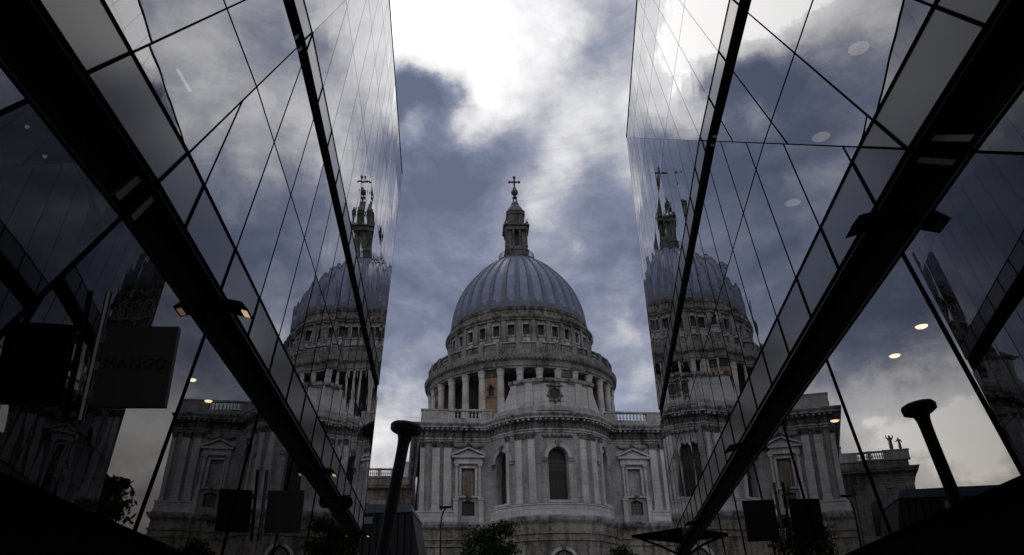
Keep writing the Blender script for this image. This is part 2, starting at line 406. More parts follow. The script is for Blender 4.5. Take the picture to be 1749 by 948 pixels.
def facade(S, root):
    bars, joints, rest_g, cells = MB(), MB(), MB(), []
    GM = {}
    for key, (ha, hb_, spr, wob) in S.hang.items():
        dim = (.42 if S is Lb else .92) if key[0] == 'low' else .79
        pl = S.nr if key[1] else S.far; hv = -pl.h * ha - Vector((0, 0, 1)) * hb_
        GM[key] = glass_mat('shopfront_glass' if key[0] == 'low' else 'coated_glass', .04 if key[0] == 'low' else .22, (dim, dim, dim * 1.02), wob, (.45, .45, .47), hv, spr)
    for (pl, seam, nearside) in ((S.far, S.seam_far, False), (S.nr, S.seam_near, True)):
        for (kind, z0, z1) in TIERS:
            step = 2 if kind == 'low' else 1
            off0 = (0 if S is Lb else 1) if kind == 'low' and not nearside else 0
            for k in range(-45 + off0, 45, step):
                if nearside and S is Lb and k >= 0 and kind != 'x': pass
                poly = [(seam(k, z0), z0), (seam(k + step, z0), z0), (seam(k + step, z1), z1), (seam(k, z1), z1)]
                if nearside:
                    poly = lin(S.fold_near, poly, 'below')
                    if len(poly) >= 3: poly = clip(poly, -1, 0, -NEAR_END)
                else:
                    poly = lin(S.fold_far, poly, 'above')
                    if len(poly) >= 3: poly = lin(S.end, poly, 'below')
                poly = clean(poly)
                if len(poly) < 3 or abs(area(poly)) < .01: continue
                cells.append((kind, pl, poly, k, nearside))
    # individual panes where the photograph shows them largest, the remainder as one
    def rank(c):
        kind, pl, poly, k, nearside = c
        cu = sum(p[0] for p in poly) / len(poly); cz = sum(p[1] for p in poly) / len(poly)
        p = pl.P(cu, cz) - Vector((0, 0, 1.6)); d = p.dot(fw)
        if d < .5: return 1e9
        x, y = p.dot(crt) / d, p.dot(cup) / d
        if abs(x) > .80 or abs(y) > .52: return 1e6
        return (p.length ** 2) / max(.05, abs(p.normalized().dot(pl.n))) / max(.05, abs(area(poly)))
    gl = sorted([c for c in cells if c[0] != 'strip'], key=rank); chosen = set(id(c) for c in gl[:98])
    sp = sorted([c for c in cells if c[0] == 'strip'], key=rank); chosen |= set(id(c) for c in sp[:70])
    rest_s = MB()
    for c in cells:
        kind, pl, poly, k, nearside = c
        g = .014 if kind in ('low', 'strip') else .0105 if kind == 'main' else .0045
        ins = inset(poly, g)
        if len(ins) >= 3: ins = clean(ins)
        if area(poly) < 0: poly = poly[::-1]
        # glazing bar: ring between the cell and its inset
        if len(ins) == len(poly):
            n_ = len(poly)
            # align starting vertices
            j0 = min(range(n_), key=lambda j: math.hypot(ins[j][0] - poly[0][0], ins[j][1] - poly[0][1])); ins = ins[j0:] + ins[:j0]
            o_ = [pl.P(u, z, 0.0) for u, z in poly]; i_ = [pl.P(u, z, 0.0) for u, z in ins]
            ob = [pl.P(u, z, -.07) for u, z in poly]; ib = [pl.P(u, z, -.07) for u, z in ins]
            fs = []
            for i in range(n_):
                j = (i + 1) % n_
                fs += [(i, j, n_ + j, n_ + i), (n_ + i, n_ + j, 3 * n_ + j, 3 * n_ + i), (2 * n_ + j, 2 * n_ + i, 3 * n_ + i, 3 * n_ + j)]
            (joints if kind == 'up' else bars).add(o_ + i_ + ob + ib, fs)
        if len(ins) < 3: continue
        cu = sum(p[0] for p in ins) / len(ins); cz = sum(p[1] for p in ins) / len(ins)
        sb_ = .016 if kind in ('low', 'strip') else .007 if kind == 'main' else .004
        fr = [pl.P(u, z, -sb_) for u, z in ins]
        bk = [pl.P(u, z, -sb_ - .014) for u, z in ins]
        own = id(c) in chosen
        mb = MB() if own else (rest_s if kind == 'strip' else rest_g)
        n_ = len(fr)
        mb.add(fr + bk, [tuple(range(n_))], 0)
        o0 = len(mb.v) - 2 * n_
        mb.f.append(tuple(o0 + n_ + i for i in range(n_ - 1, -1, -1))); mb.mi.append(1)
        for i in range(n_):
            j = (i + 1) % n_; mb.f.append((o0 + i, o0 + n_ + i, o0 + n_ + j, o0 + j)); mb.mi.append(1)
        if own:
            if kind == 'strip': mb.build('spandrel_panel', [M['spandrel'], M['spandrel']], root)
            else: mb.build('glass_pane', [GM[('low' if kind == 'low' else 'up' if kind == 'up' else 'main', nearside)], M['back']], root)
    bars.build('glazing_bars', M['frame'], root); joints.build('sealant_joints', M['joint'], root)
    tag(rest_g.build('glass_pane', [GM[('up', True)], M['back']], root), kind='stuff')
    if rest_s.f: tag(rest_s.build('spandrel_panel', [M['spandrel'], M['spandrel']], root), kind='stuff')

    def line(z, depth):                                   # facade line at height z, set back by depth
        f_, n_ = S.far, S.nr
        fo = S.fold_far(z)
        return [n_.P(NEAR_END, z) - n_.nh * depth, f_.P(fo, z) - f_.nh * depth, f_.P(S.end(z) - .15, z) - f_.nh * depth]
    def slab(name, z0, z1, d0, d1, mt):
        a0, a1 = line(z0, d0), line(z1, d0); c0, c1 = line(z0, d1), line(z1, d1)
        mb = MB(); mb.hexa(a0 + c0[::-1], a1 + c1[::-1]); return mb.build(name, mt, root)
    slab('floor_band', 5.075, 5.785, .13, 4.3, M['black'])
    slab('floor_band', 12.125, 12.855, .13, 4.3, M['black'])
    for z in (9.1, 18.75, 24.35, 29.55): slab('floor_slab', z, z + .22, .45 if z > 10 else 3.6, 4.3, M['slab'])
    slab('roof', 33.95, 34.25, -.02, 22.0, M['black'])
    slab('shopfront_base', 0.0, 2.69, .04, 4.3, M['black'])
    a0, a1 = line(0, 4.2), line(33.9, 4.2); c0, c1 = line(0, 21.9), line(33.9, 21.9)
    mb = MB(); mb.hexa(a0 + c0[::-1], a1 + c1[::-1]); mb.build('building_core', M['core'], root)
    for fn_, nm in ((lambda z: S.far.P(S.end(z), z), 'end_wall'), (lambda z: S.nr.P(NEAR_END, z), 'end_wall')):
        nh = S.far.nh; h = S.far.h * .06
        q0 = [fn_(2.7) - nh * .06, fn_(2.7) - nh * 4.25, fn_(33.9) - nh * 4.25, fn_(33.9) - nh * .06]
        mb = MB(); mb.hexa([p + h for p in q0], [p - h for p in q0]); mb.build(nm, M['core'], root)
    # bright metal trims along both edges of each band, and the clips where the fold crosses it
    tr = MB()
    for z in (5.10, 5.755, 12.15, 12.83):
        for pl, u0, u1 in ((S.nr, NEAR_END, S.fold_near(z) - .03), (S.far, S.fold_far(z) + .03, S.end(z) - .1)):
            tr.hexa([pl.P(u0, z - .011, -.03), pl.P(u1, z - .011, -.03), pl.P(u1, z - .011, -.09), pl.P(u0, z - .011, -.09)],
                    [pl.P(u0, z + .011, -.03), pl.P(u1, z + .011, -.03), pl.P(u1, z + .011, -.09), pl.P(u0, z + .011, -.09)])
    tr.build('edge_trim', M['trimmetal'], root)
    # black cover strip that runs down the fold across the bands, with a pale clip on either side
    for z0, z1 in ((5.07, 5.79), (12.12, 12.86)):
        cv = MB(); q = [(S.fold_far(z0), z0), (S.fold_far(z0) + .05, z0), (S.fold_far(z1) + .05, z1), (S.fold_far(z1), z1)]
        cv.hexa([S.far.P(u, z, .004) for u, z in q], [S.far.P(u, z, -.12) for u, z in q])
        cv.build('fold_strip', M['frame'], root)
    for z0, z1 in ((5.07, 5.79), (12.12, 12.86)):
        for pl, fo, sgn in ((S.far, S.fold_far, 1), (S.nr, S.fold_near, -1)):
            du = .13 * sgn; za, zb = z0 + .16, z1 - .14
            q = [(fo(za) + du, za), (fo(za) + du + .09 * sgn, za), (fo(zb) + du + .09 * sgn, zb), (fo(zb) + du, zb)]
            mb = MB(); mb.hexa([pl.P(u, z, -.06) for u, z in q], [pl.P(u, z, -.125) for u, z in q]); mb.build('bracket', M['clip'], root)

for S, lab in ((Lb, 'dark glass building with slanting panes on the side of the leaning post'), (Rb, 'dark glass building with slanting panes across from the leaning post')):
    base = S.far.P(0, 0); base.z = 0
    root = thing('glass_building', base, lab, 'building', 'glass buildings flanking the passage')
    facade(S, root)

# ------------------------------------------------------------------ floodlights, camera and hanging signs on the bands
def floodlight(pl, u, z, lit, label, ext=.36):
    base = pl.P(u, z, -.12); root = thing('floodlight', base, label, 'floodlight', 'floodlights on the black bands')
    n, h, up = pl.nh, pl.h, Vector((0, 0, 1))
    a = MB(); a.tube([base, base + n * .26 + up * .03], .022, 8); a.box(base + n * .01, h * .09, n * .012, up * .07); a.build('arm', M['frame'], root)
    c = base + n * .27 + up * .05
    def q(w_, x0, x1, z0, z1): return [c + h * s_ * w_ + n * x + up * zz for s_, x, zz in ((-1, x0, z0), (1, x0, z0), (1, x1, z1), (-1, x1, z1))]
    hb = MB()
    lo = [c + h * s_ * .15 + n * x + up * zz for s_, x, zz in ((-1, -.05, .0), (1, -.05, .0), (1, ext - .06, -.09), (-1, ext - .06, -.09))]
    hi = [c + h * s_ * .10 + n * x + up * zz for s_, x, zz in ((-1, -.03, .08), (1, -.03, .08), (1, ext - .16, .03), (-1, ext - .16, .03))]
    hb.hexa(lo, hi); hb.build('housing', M['black'], root)
    lb = MB(); dn = (lo[1] - lo[0]).cross(lo[2] - lo[1]).normalized()
    if dn.z > 0: dn = -dn
    tip = (lo[2] + lo[3]) / 2; ed = (lo[0] + lo[1]) / 2 - tip
    l2 = [tip + ed * k + h * x + dn * .004 for k, x in ((.08, -.09), (.08, .09), (.26, .09), (.26, -.09))]
    lb.hexa(l2, [p + dn * .012 for p in l2]); lb.build('lens', M['glow' if lit else 'winlight'], root)
floodlight(LF, 8.62, 5.40, True, 'lit floodlight on the band, nearest one beside the lettered sign')
floodlight(LF, 17.34, 5.38, True, 'lit floodlight on the band just before the round camera')
floodlight(LF, 26.47, 5.38, True, 'lit floodlight at the far end of the band behind the leaning post')
floodlight(RF, 6.99, 5.36, False, 'large unlit floodlight on the band below the fold')
floodlight(RF, 16.5, 5.44, False, 'unlit floodlight on the band above the black hanging sign')
floodlight(RF, 27.1, 5.50, False, 'small unlit floodlight on the band near the dark canopy blade')

base = LF.P(20.7, 5.5, -.12); root = thing('security_camera', base, 'black round security camera hanging off the black band', 'camera')
a = MB(); a.tube([base, base + LF.nh * .5 + Vector((0, 0, .04))], .03, 8); a.build('arm', M['frame'], root)
a = MB(); a.lathe(base + LF.nh * .42 + Vector((0, 0, -.28)), [(.0, 0), (.10, .02), (.155, .09), (.165, .17), (.14, .26), (.05, .31), (0, .31)], 16); a.build('housing', M['black'], root, 40)

base = RF.P(33.2, 5.9, 0); root = thing('canopy_blade', base, 'dark triangular canopy blade jutting over the pavement at the corner', 'canopy')
n, h, up = RF.nh, RF.h, Vector((0, 0, 1))
a = MB(); t = [base + n * .0 + up * .35 - h * .3, base + n * 2.0 + up * .18, base + n * 0 + up * .35 + h * .9]
lo_ = [base + n * .0 - up * .12 - h * .3, base + n * 2.0 + up * .06, base + n * 0 - up * .12 + h * .9]
a.hexa(lo_, t); a.build('blade', M['black'], root)
a = MB(); a.tube([base + n * 1.75 + up * .06, base + n * .9 - up * .28, base - n * .02 - up * .75], .045, 8); a.build('stay', M['frame'], root)

def text_mesh(s_, size):
    cu = bpy.data.curves.new('lettering', 'FONT'); cu.body = s_; cu.size = size; cu.extrude = .004; cu.align_x = 'CENTER'; cu.align_y = 'CENTER'; cu.space_character = 1.12
    o = bpy.data.objects.new('lettering_tmp', cu); col.objects.link(o)
    dg = bpy.context.evaluated_depsgraph_get(); me = bpy.data.meshes.new_from_object(o.evaluated_get(dg)); bpy.data.objects.remove(o); return me
def hanging_sign(pl, u, z0, z1, mt, label, words=None):
    base = pl.P(u, (z0 + z1) / 2, 0); n, h, up = pl.nh, pl.h, Vector((0, 0, 1))
    root = thing('hanging_sign', base, label, 'sign', 'square signs hanging out from the glass')
    c = base + n * .375; c.z = (z0 + z1) / 2
    a = MB(); a.box(c, n * .265, h * .03, up * (z1 - z0) / 2); a.build('sign_panel', mt, root)
    a = MB(); a.tube([base + n * .05 - up * .42, base + n * .05 + up * .62], .026, 8)
    for zz in (-.22, 0, .22): a.box(base + n * .08 + up * zz, n * .05, h * .02, up * .035)
    a.build('bracket', M['steel'], root)
    if words:
        me = text_mesh(words, .115); me.materials.clear(); me.materials.append(M['letter'])
        o = bpy.data.objects.new('lettering', me); col.objects.link(o); ORG[o.name] = base; o.parent = root
        rx = n; rz = -h; ry = rz.cross(rx)
        mm = Matrix((rx, ry, rz)).transposed().to_4x4(); mm.translation = c - h * .032 - base + up * .01; o.matrix_local = mm
hanging_sign(LF, 5.79, 3.36, 4.0, M['sign'], 'square dark grey hanging sign with five dark capital letters', 'MANGO')
hanging_sign(LF, 12.13, 3.38, 3.99, M['sign'], 'blank dark grey hanging sign between two lit floodlights')
hanging_sign(RF, 14.06, 3.31, 3.98, M['signblack'], 'blank black hanging sign under the unlit floodlight')

# ------------------------------------------------------------------ ceiling lamps seen through the glass
def ceiling_lamp(x, y, z, r, label, bright, group):
    root = thing('ceiling_lamp', (x, y, z), label, 'ceiling lamp', group)
    a = MB(); a.lathe((x, y, z), [(0, 0), (r * 1.12, 0), (r * 1.12, -.03), (r, -.035)], 24); a.build('rim', M['steel'], root)
    a = MB(); a.lathe((x, y, z), [(r * .99, -.033), (r * .8, -.05), (0, -.055)], 24); a.build('diffuser', M[bright], root)
for i, (x, y) in enumerate([(4.84, 8.53), (4.95, 9.52), (5.28, 12.59)]):
    ceiling_lamp(x, y, 5.072, .072, ['round orange downlight behind the shop glass nearest the leaning post reflection', 'second round orange downlight behind the shop glass', 'far downlight behind the shop glass by the reflected cornice'][i], 'glowdown', 'orange downlights in the shops')
for i, (x, y) in enumerate([(-4.26, 9.69), (-4.38, 10.61), (-3.36, 4.33), (-3.43, 4.68)]):
    ceiling_lamp(x, y, 5.072, .055 if i < 2 else .015, ['orange downlight behind glass just past the lettered sign', 'orange downlight behind glass over the reflected balustrade', 'tiny dim downlight in the dark glass by the frame edge', 'tiny dim downlight above the slanting glazing bar'][i], 'glowdown' if i < 2 else 'glowfaint', 'orange downlights in the shops')
for i, y in enumerate([11.54, 14.38, 17.21]):
    ceiling_lamp(6.85 + (y - 11.54) * .088, y, 12.115, .20, ['large round grey ceiling lamp upstairs, nearest of its row', 'large round ceiling lamp upstairs, half hidden by the fold', 'large round ceiling lamp upstairs, farthest of its row'][i], 'glowdim', 'round lamps on the upper floor ceiling')
root = thing('tube_lamp', (-6.39, 11.9, 12.12), 'slim white tube lamp on the ceiling behind upstairs glass', 'tube lamp')
a = MB(); a.box((-6.39, 11.9, 12.10), (.05, 0, 0), (0, .36, 0), (0, 0, .018)); a.build('fitting', M['steel'], root)
a = MB(); a.box((-6.39, 11.9, 12.068), (.028, 0, 0), (0, .33, 0), (0, 0, .012)); a.build('tube', M['glowwhite'], root)

# ------------------------------------------------------------------ the cathedral
PHI = R(8.5); AZ0 = R(2.55)
E_ = Vector((math.cos(PHI), math.sin(PHI), 0)); NF = Vector((math.sin(PHI), -math.cos(PHI), 0))
PF = Vector((95 * math.sin(AZ0), 95 * math.cos(AZ0), 0)); UP = Vector((0, 0, 1))
cath = thing('cathedral', PF, 'pale stone domed cathedral with a curved apse and colonnaded drum', 'cathedral')
def W(s_, q, z): return PF + E_ * s_ + NF * q + UP * z
AR, AQ, AS = 8.0, -2.8, -.2                                 # apse radius and centre
def apse(th, r_=AR): return (AS + r_ * math.sin(R(th)), AQ + r_ * math.cos(R(th)))
def fillet(side, n=6):
    out = []
    for i in range(n + 1):
        t = R(180 + (65 - 0) * 0)  # placeholder angle base
        a_ = R(i / n * 65.0)
        # concave arc centred at (side*8.16, 1.0) radius 1, from straight below to the tangent point with the apse
        out.append((AS + side * 8.16 - side * math.sin(a_) * -1 * -1, 1.0 - math.cos(a_)))
    return out
def plan(break_=.14):
    """Outline of the east end: flat bay, concave fillet, bowed apse with slight breaks at the pilasters, mirrored."""
    p = [(-16.1, -31), (-16.1, break_), (-12.1, break_), (-12.1, 0)]
    fl = [(AS - 8.16 + math.sin(R(a_)), 1.0 - math.cos(R(a_))) for a_ in (0, 16, 32, 48, 60)]
    p += fl
    for th in (-62, -57, -52, -47, -42): p.append(apse(th))
    for th in (-36.5, -33, -30, -26, -22, -18.5): p.append(apse(th, AR + break_))
    for th in (-15, -10, -5, 0, 5, 10, 15): p.append(apse(th))
    for th in (18.5, 22, 26, 30, 33, 36.5): p.append(apse(th, AR + break_))
    for th in (42, 47, 52, 57, 62): p.append(apse(th))
    p += [(2 * AS - s_, q) for s_, q in fl[::-1]]
    p += [(12.1, 0), (12.1, break_), (16.1, break_), (16.1, -31)]
    return p
def sweep(mb, path, prof, mi=0, w_=W):
    n_ = len(path); nor = []
    for i in range(n_):
        d0 = Vector(path[i]) - Vector(path[i - 1]) if i else None
        d1 = Vector(path[i + 1]) - Vector(path[i]) if i < n_ - 1 else None
        d0 = (d0 or d1).normalized(); d1 = (d1 or d0).normalized()
        n0, n1 = Vector((-d0.y, d0.x)), Vector((-d1.y, d1.x)); m_ = n0 + n1
        m_ = m_ / max(.35, m_.dot(n0)) if m_.length > 1e-6 else n0
        nor.append(m_)
    o = len(mb.v); k = len(prof)
    for (s_, q), m_ in zip(path, nor):
        for off, z in prof: mb.v.append(w_(s_ + m_.x * off, q + m_.y * off, z))
    for i in range(n_ - 1):
        for j in range(k - 1):
            a = o + i * k + j; mb.f.append((a, a + k, a + k + 1, a + 1)); mb.mi.append(mi)
def path_points(path, step, off=0.0):
    out = []; acc = step / 2
    for i in range(len(path) - 1):
        a, b_ = Vector(path[i]), Vector(path[i + 1]); ln = (b_ - a).length
        if ln < 1e-6: continue
        d = (b_ - a) / ln; nn = Vector((-d.y, d.x))
        while acc < ln:
            p = a + d * acc + nn * off; out.append((p.x, p.y, d, nn)); acc += step
        acc -= ln
    return out
def pbox(mb, x, q, d, nn, hw, hd, z0, z1, w_=W, mi=0):
    c = [(-hw, -hd), (hw, -hd), (hw, hd), (-hw, hd)]
    lo = [w_(x + d.x * a + nn.x * b_, q + d.y * a + nn.y * b_, z0) for a, b_ in c]
    mb.hexa(lo, [p + UP * (z1 - z0) for p in lo], mi)
PLAN = plan()
# entablature, string course, rusticated base
ARCHI = [(.0, 25.62), (.10, 25.66), (.10, 25.90), (.20, 25.94), (.20, 26.15), (.28, 26.2), (.06, 26.26)]
FRIEZE = [(.06, 26.26), (.06, 27.0)]
CORN = [(.06, 27.0), (.30, 27.06), (.36, 27.2), (.86, 27.24), (.86, 27.42), (.98, 27.56), (1.06, 27.74), (1.06, 27.84), (.2, 28.02), (-.6, 28.06)]
b = MB(); sweep(b, PLAN, ARCHI); b.build('architrave', M['trim'], cath)
b = MB(); sweep(b, PLAN, CORN)
for (x, q, d, nn) in path_points(PLAN, .62, .42): pbox(b, x, q, d, nn, .15, .36, 26.98, 27.2)
b.build('cornice', M['trim'], cath)
b = MB(); sweep(b, PLAN, FRIEZE)
for (x, q, d, nn) in path_points(PLAN, .62, .1): pbox(b, x, q, d, nn, .12, .10, 26.3, 26.98)
b.build('frieze', M['carved'], cath)
b = MB(); sweep(b, PLAN, [(.32, 15.35), (.5, 15.5), (.62, 15.62), (.78, 15.95), (.80, 16.12), (.3, 16.24), (.0, 16.26)]); b.build('string_course', M['trim'], cath)
b = MB(); sweep(b, PLAN, [(.5, 0), (.5, 10.4), (.34, 10.5), (.34, 13.42), (.50, 13.46), (.50, 13.72), (.34, 13.76), (.34, 14.16), (.50, 14.2), (.50, 14.42), (.30, 14.46), (.30, 15.35)])
b.build('basement_wall', M['base'], cath)

def opening_wall(mb, fmap, a0, a1, zb, zt, openings, depth, n, mi=0):
    """Wall sheet with openings [(centre, half width, sill, spring, rise)] cut out, with reveals."""
    xs = sorted(set([a0 + (a1 - a0) * i / n for i in range(n + 1)] + [c + s_ * h_ * math.cos(math.pi * j / 16) for (c, h_, *_r) in openings for s_ in (1,) for j in range(17)]))
    def tops(o_, x):
        c, h_, sill, spring, rise = o_
        t = max(0.0, 1 - ((x - c) / h_) ** 2); return spring + rise * math.sqrt(t)
    for x0, x1 in zip(xs[:-1], xs[1:]):
        if x1 - x0 < 1e-6: continue
        mid = (x0 + x1) / 2; cuts = sorted([o_ for o_ in openings if abs(mid - o_[0]) < o_[1]], key=lambda o_: o_[2])
        z0a, z0b = zb, zb
        for o_ in cuts:
            s0 = o_[2]; ta, tb = tops(o_, x0), tops(o_, x1)
            mb.add([fmap(x0, 0, z0a), fmap(x1, 0, z0b), fmap(x1, 0, s0), fmap(x0, 0, s0)], [(0, 1, 2, 3)], mi)
            mb.add([fmap(x0, 0, s0), fmap(x1, 0, s0), fmap(x1, -depth, s0), fmap(x0, -depth, s0)], [(0, 1, 2, 3)], mi)
            mb.add([fmap(x0, 0, ta), fmap(x1, 0, tb), fmap(x1, -depth, tb), fmap(x0, -depth, ta)], [(3, 2, 1, 0)], mi)
            z0a, z0b = ta, tb
        mb.add([fmap(x0, 0, z0a), fmap(x1, 0, z0b), fmap(x1, 0, zt), fmap(x0, 0, zt)], [(0, 1, 2, 3)], mi)
    for c, h_, sill, spring, rise in openings:
        for s_ in (-1, 1):
            x = c + s_ * h_; mb.add([fmap(x, 0, sill), fmap(x, -depth, sill), fmap(x, -depth, spring), fmap(x, 0, spring)], [(0, 1, 2, 3)], mi)
def window_fill(fmap, c, h_, sill, spring, rise, depth, bars_v, bars_h, parent, mt=None, low_arch=None):
    mb = MB(); n = 12
    pts = [(c + h_ * 1.02 * math.cos(math.pi * j / n), spring + rise * math.sin(math.pi * j / n)) for j in range(n + 1)] + [(c - h_ * 1.02, sill - .02), (c + h_ * 1.02, sill - .02)]
    mb.hexa([fmap(x, -depth * .93, z) for x, z in pts], [fmap(x, -depth * 1.1, z) for x, z in pts])
    o = mb.build('window', mt or M['winglass'], parent)
    lb = MB()
    for i in range(1, bars_v):
        x = c - h_ + 2 * h_ * i / bars_v; zt = spring + rise * math.sqrt(max(0, 1 - ((x - c) / h_) ** 2))
        lb.hexa([fmap(x - .025, -depth * .88, sill), fmap(x + .025, -depth * .88, sill), fmap(x + .025, -depth * .92, sill), fmap(x - .025, -depth * .92, sill)],
                [fmap(x - .025, -depth * .88, zt), fmap(x + .025, -depth * .88, zt), fmap(x + .025, -depth * .92, zt), fmap(x - .025, -depth * .92, zt)])
    for i in range(1, bars_h):
        z = sill + (spring - sill) * i / (bars_h - 1)
        lb.hexa([fmap(c - h_, -depth * .87, z - .025), fmap(c + h_, -depth * .87, z - .025), fmap(c + h_, -depth * .93, z - .025), fmap(c - h_, -depth * .93, z - .025)],
                [fmap(c - h_, -depth * .87, z + .025), fmap(c + h_, -depth * .87, z + .025), fmap(c + h_, -depth * .93, z + .025), fmap(c - h_, -depth * .93, z + .025)])
    if low_arch:
        # deep inner arch in the lower half
        z1, r1 = low_arch; m2 = MB(); q = [(c + r1 * math.cos(math.pi * j / n), z1 + r1 * math.sin(math.pi * j / n)) for j in range(n + 1)] + [(c - r1, sill), (c + r1, sill)]
        m2.hexa([fmap(x, -depth * .80, z) for x, z in q], [fmap(x, -depth * .93, z) for x, z in q]); m2.build('casement', M['void'], o)
    if lb.f: lb.build('leading', M['leading'], o)
    return o
def amap(th, off, z): s_, q = apse(th, AR + off); return W(s_, q, z)
def archivolt(fmap, c, h_, spring, rise, wd, wz, parent, out=.14):
    mb = MB(); n = 16
    for j in range(n):
        t0, t1 = math.pi * j / n, math.pi * (j + 1) / n
        def P_(t, k, of): return fmap(c + (h_ + wd * k) * math.cos(t), of, spring + (rise + wz * k) * math.sin(t))
        mb.hexa([P_(t0, .05, -.05), P_(t1, .05, -.05), P_(t1, 1, -.05), P_(t0, 1, -.05)], [P_(t0, .05, out), P_(t1, .05, out), P_(t1, 1, out), P_(t0, 1, out)])
    mb.build('archivolt', M['pil'], parent)
    kb = MB(); kb.hexa([fmap(c - h_ * .16, .0, spring + rise), fmap(c + h_ * .16, .0, spring + rise), fmap(c + h_ * .24, .0, spring + rise + wz * 1.7), fmap(c - h_ * .24, .0, spring + rise + wz * 1.7)],
                       [fmap(c - h_ * .16, .32, spring + rise), fmap(c + h_ * .16, .32, spring + rise), fmap(c + h_ * .24, .36, spring + rise + wz * 1.7), fmap(c - h_ * .24, .36, spring + rise + wz * 1.7)])
    kb.build('keystone', M['carved'], parent)

# apse wall with its three tall arched windows
WIN = [(-51.0, 8.0), (0.0, 8.6), (51.0, 8.0)]
b = MB(); opening_wall(b, amap, -65, 65, 16.2, 25.7, [(c, h_, 17.86, 22.7, 1.2) for c, h_ in WIN], 1.0, 26)
b.build('apse_wall', M['wall'], cath)
for c, h_ in WIN:
    wo_ = window_fill(amap, c, h_, 17.86, 22.7, 1.2, 1.0, 5, 11, cath, M['winlight'], (20.6, h_ * .92 if False else 1.0) if False else None)
    # darker lower light of the window, arched
    lo_m = MB(); n = 12
    q = [(c + h_ * .98 * math.cos(math.pi * j / n), 20.3 + 1.0 * math.sin(math.pi * j / n)) for j in range(n + 1)] + [(c - h_ * .98, 17.88), (c + h_ * .98, 17.88)]
    lo_m.hexa([amap(x, -.84, z) for x, z in q], [amap(x, -.868, z) for x, z in q]); lo_m.build('lower_light', M['void'], wo_)
    archivolt(amap, c, h_, 22.7, 1.2, 3.0, .42, cath)
    sb = MB(); sb.hexa([amap(c + x, of, 17.56) for x, of in ((-h_ - 1, -.05), (h_ + 1, -.05), (h_ + 1, .3), (-h_ - 1, .3))], [amap(c + x, of, 17.84) for x, of in ((-h_ - 1, -.05), (h_ + 1, -.05), (h_ + 1, .3), (-h_ - 1, .3))])
    sb.build('sill', M['pil'], cath)
    for s_ in (-1, 1):
        ib = MB(); x0 = c + s_ * (h_ + .3); x1 = c + s_ * (h_ + 5.0)
        ib.hexa([amap(x, of, 22.28) for x, of in ((x0, -.03), (x1, -.03), (x1, .16), (x0, .16))], [amap(x, of, 22.66) for x, of in ((x0, -.03), (x1, -.03), (x1, .2), (x0, .2))])
        ib.build('impost', M['trim'], cath)
for sgn in (-1, 1):
    b = MB(); fl = [(AS + sgn * (8.16 - math.sin(R(a_))), 1.0 - math.cos(R(a_))) for a_ in (0, 10, 20, 30, 40, 50, 60, 66)] + [apse(sgn * 64)]
    if sgn > 0: fl = fl[::-1]
    sweep(b, fl, [(.0, 16.2), (.0, 25.7)]); b.build('fillet_wall', M['wall'], cath)
# apse plinth under the windows
b = MB(); sweep(b, [p for p in PLAN if abs(p[0] - AS) < 7.4 and p[1] > .4], [(.16, 16.24), (.16, 17.3), (.24, 17.36), (.24, 17.5), (.0, 17.55)]); b.build('apse_plinth', M['pil'], cath)
# small arched crypt window at the foot of the apse
def amap2(th, off, z): s_, q = apse(th, AR + .34 + off); return W(s_, q, z)
cb = MB(); n = 12; q = [(9.0 * math.cos(math.pi * j / n), 11.1 + 1.3 * math.sin(math.pi * j / n)) for j in range(n + 1)] + [(-9.0, 8), (9.0, 8)]
cb.hexa([amap2(x, .02, z) for x, z in q], [amap2(x, -.4, z) for x, z in q]); cw = cb.build('window', M['void'], cath)
archivolt(amap2, 0, 9.0, 11.1, 1.3, 2.2, .38, cath, .2)

# pilasters with carved capitals
def pilaster(x, q, d, nn, hw, z0=17.55, z1=24.92, proud=.30):
    b_ = MB(); pbox(b_, x, q, d, nn, hw, proud, z0 + .3, z1); pbox(b_, x, q, d, nn, hw * 1.14, proud + .08, z0, z0 + .32); p = b_.build('pilaster', M['pil'], cath)
    c_ = MB()
    for k, (g, za, zb) in enumerate(((1.02, z1, z1 + .22), (1.10, z1 + .2, z1 + .46), (1.22, z1 + .44, z1 + .62))):
        for j in range(5):
            xx = (-1 + 2 * (j + .5) / 5) * hw * g; pbox(c_, x + d.x * xx + nn.x * (proud * .1), q + d.y * xx + nn.y * (proud * .1), d, nn, hw * g / 6.4, proud + .05 + .07 * k, za, zb - .04 * (j % 2))
    pbox(c_, x, q, d, nn, hw * 1.3, proud + .22, z1 + .62, z1 + .74); c_.build('capital', M['carved'], p)
D0, N0 = Vector((1, 0)), Vector((0, 1))
for s_ in (-14.15, -12.75, 12.85, 14.25): pilaster(s_, .1, D0, N0, .45, 17.5)
for s_ in (-15.75, 15.75): pilaster(s_, .05, D0, N0, .26, 17.5)
for th in (-33.2, -22.0, 22.0, 33.2):
    s_, q = apse(th); t = R(th); pilaster(s_, q, Vector((math.cos(t), -math.sin(t))), Vector((math.sin(t), math.cos(t))), .40)
for th in (-43.6, 43.6):
    s_, q = apse(th); t = R(th); pilaster(s_, q - .04, Vector((math.cos(t), -math.sin(t))), Vector((math.sin(t), math.cos(t))), .20)
# corner pedestals
for s0, s1 in ((-16.35, -12.05), (12.05, 16.35)):
    b = MB()
    for z0, z1, g in ((16.24, 16.5, .52), (16.5, 17.3, .42), (17.3, 17.5, .5)):
        c = (s0 + s1) / 2; pbox(b, c, 0, D0, N0, (s1 - s0) / 2 + g - .42, g, z0, z1)
    b.build('pedestal', M['pil'], cath)

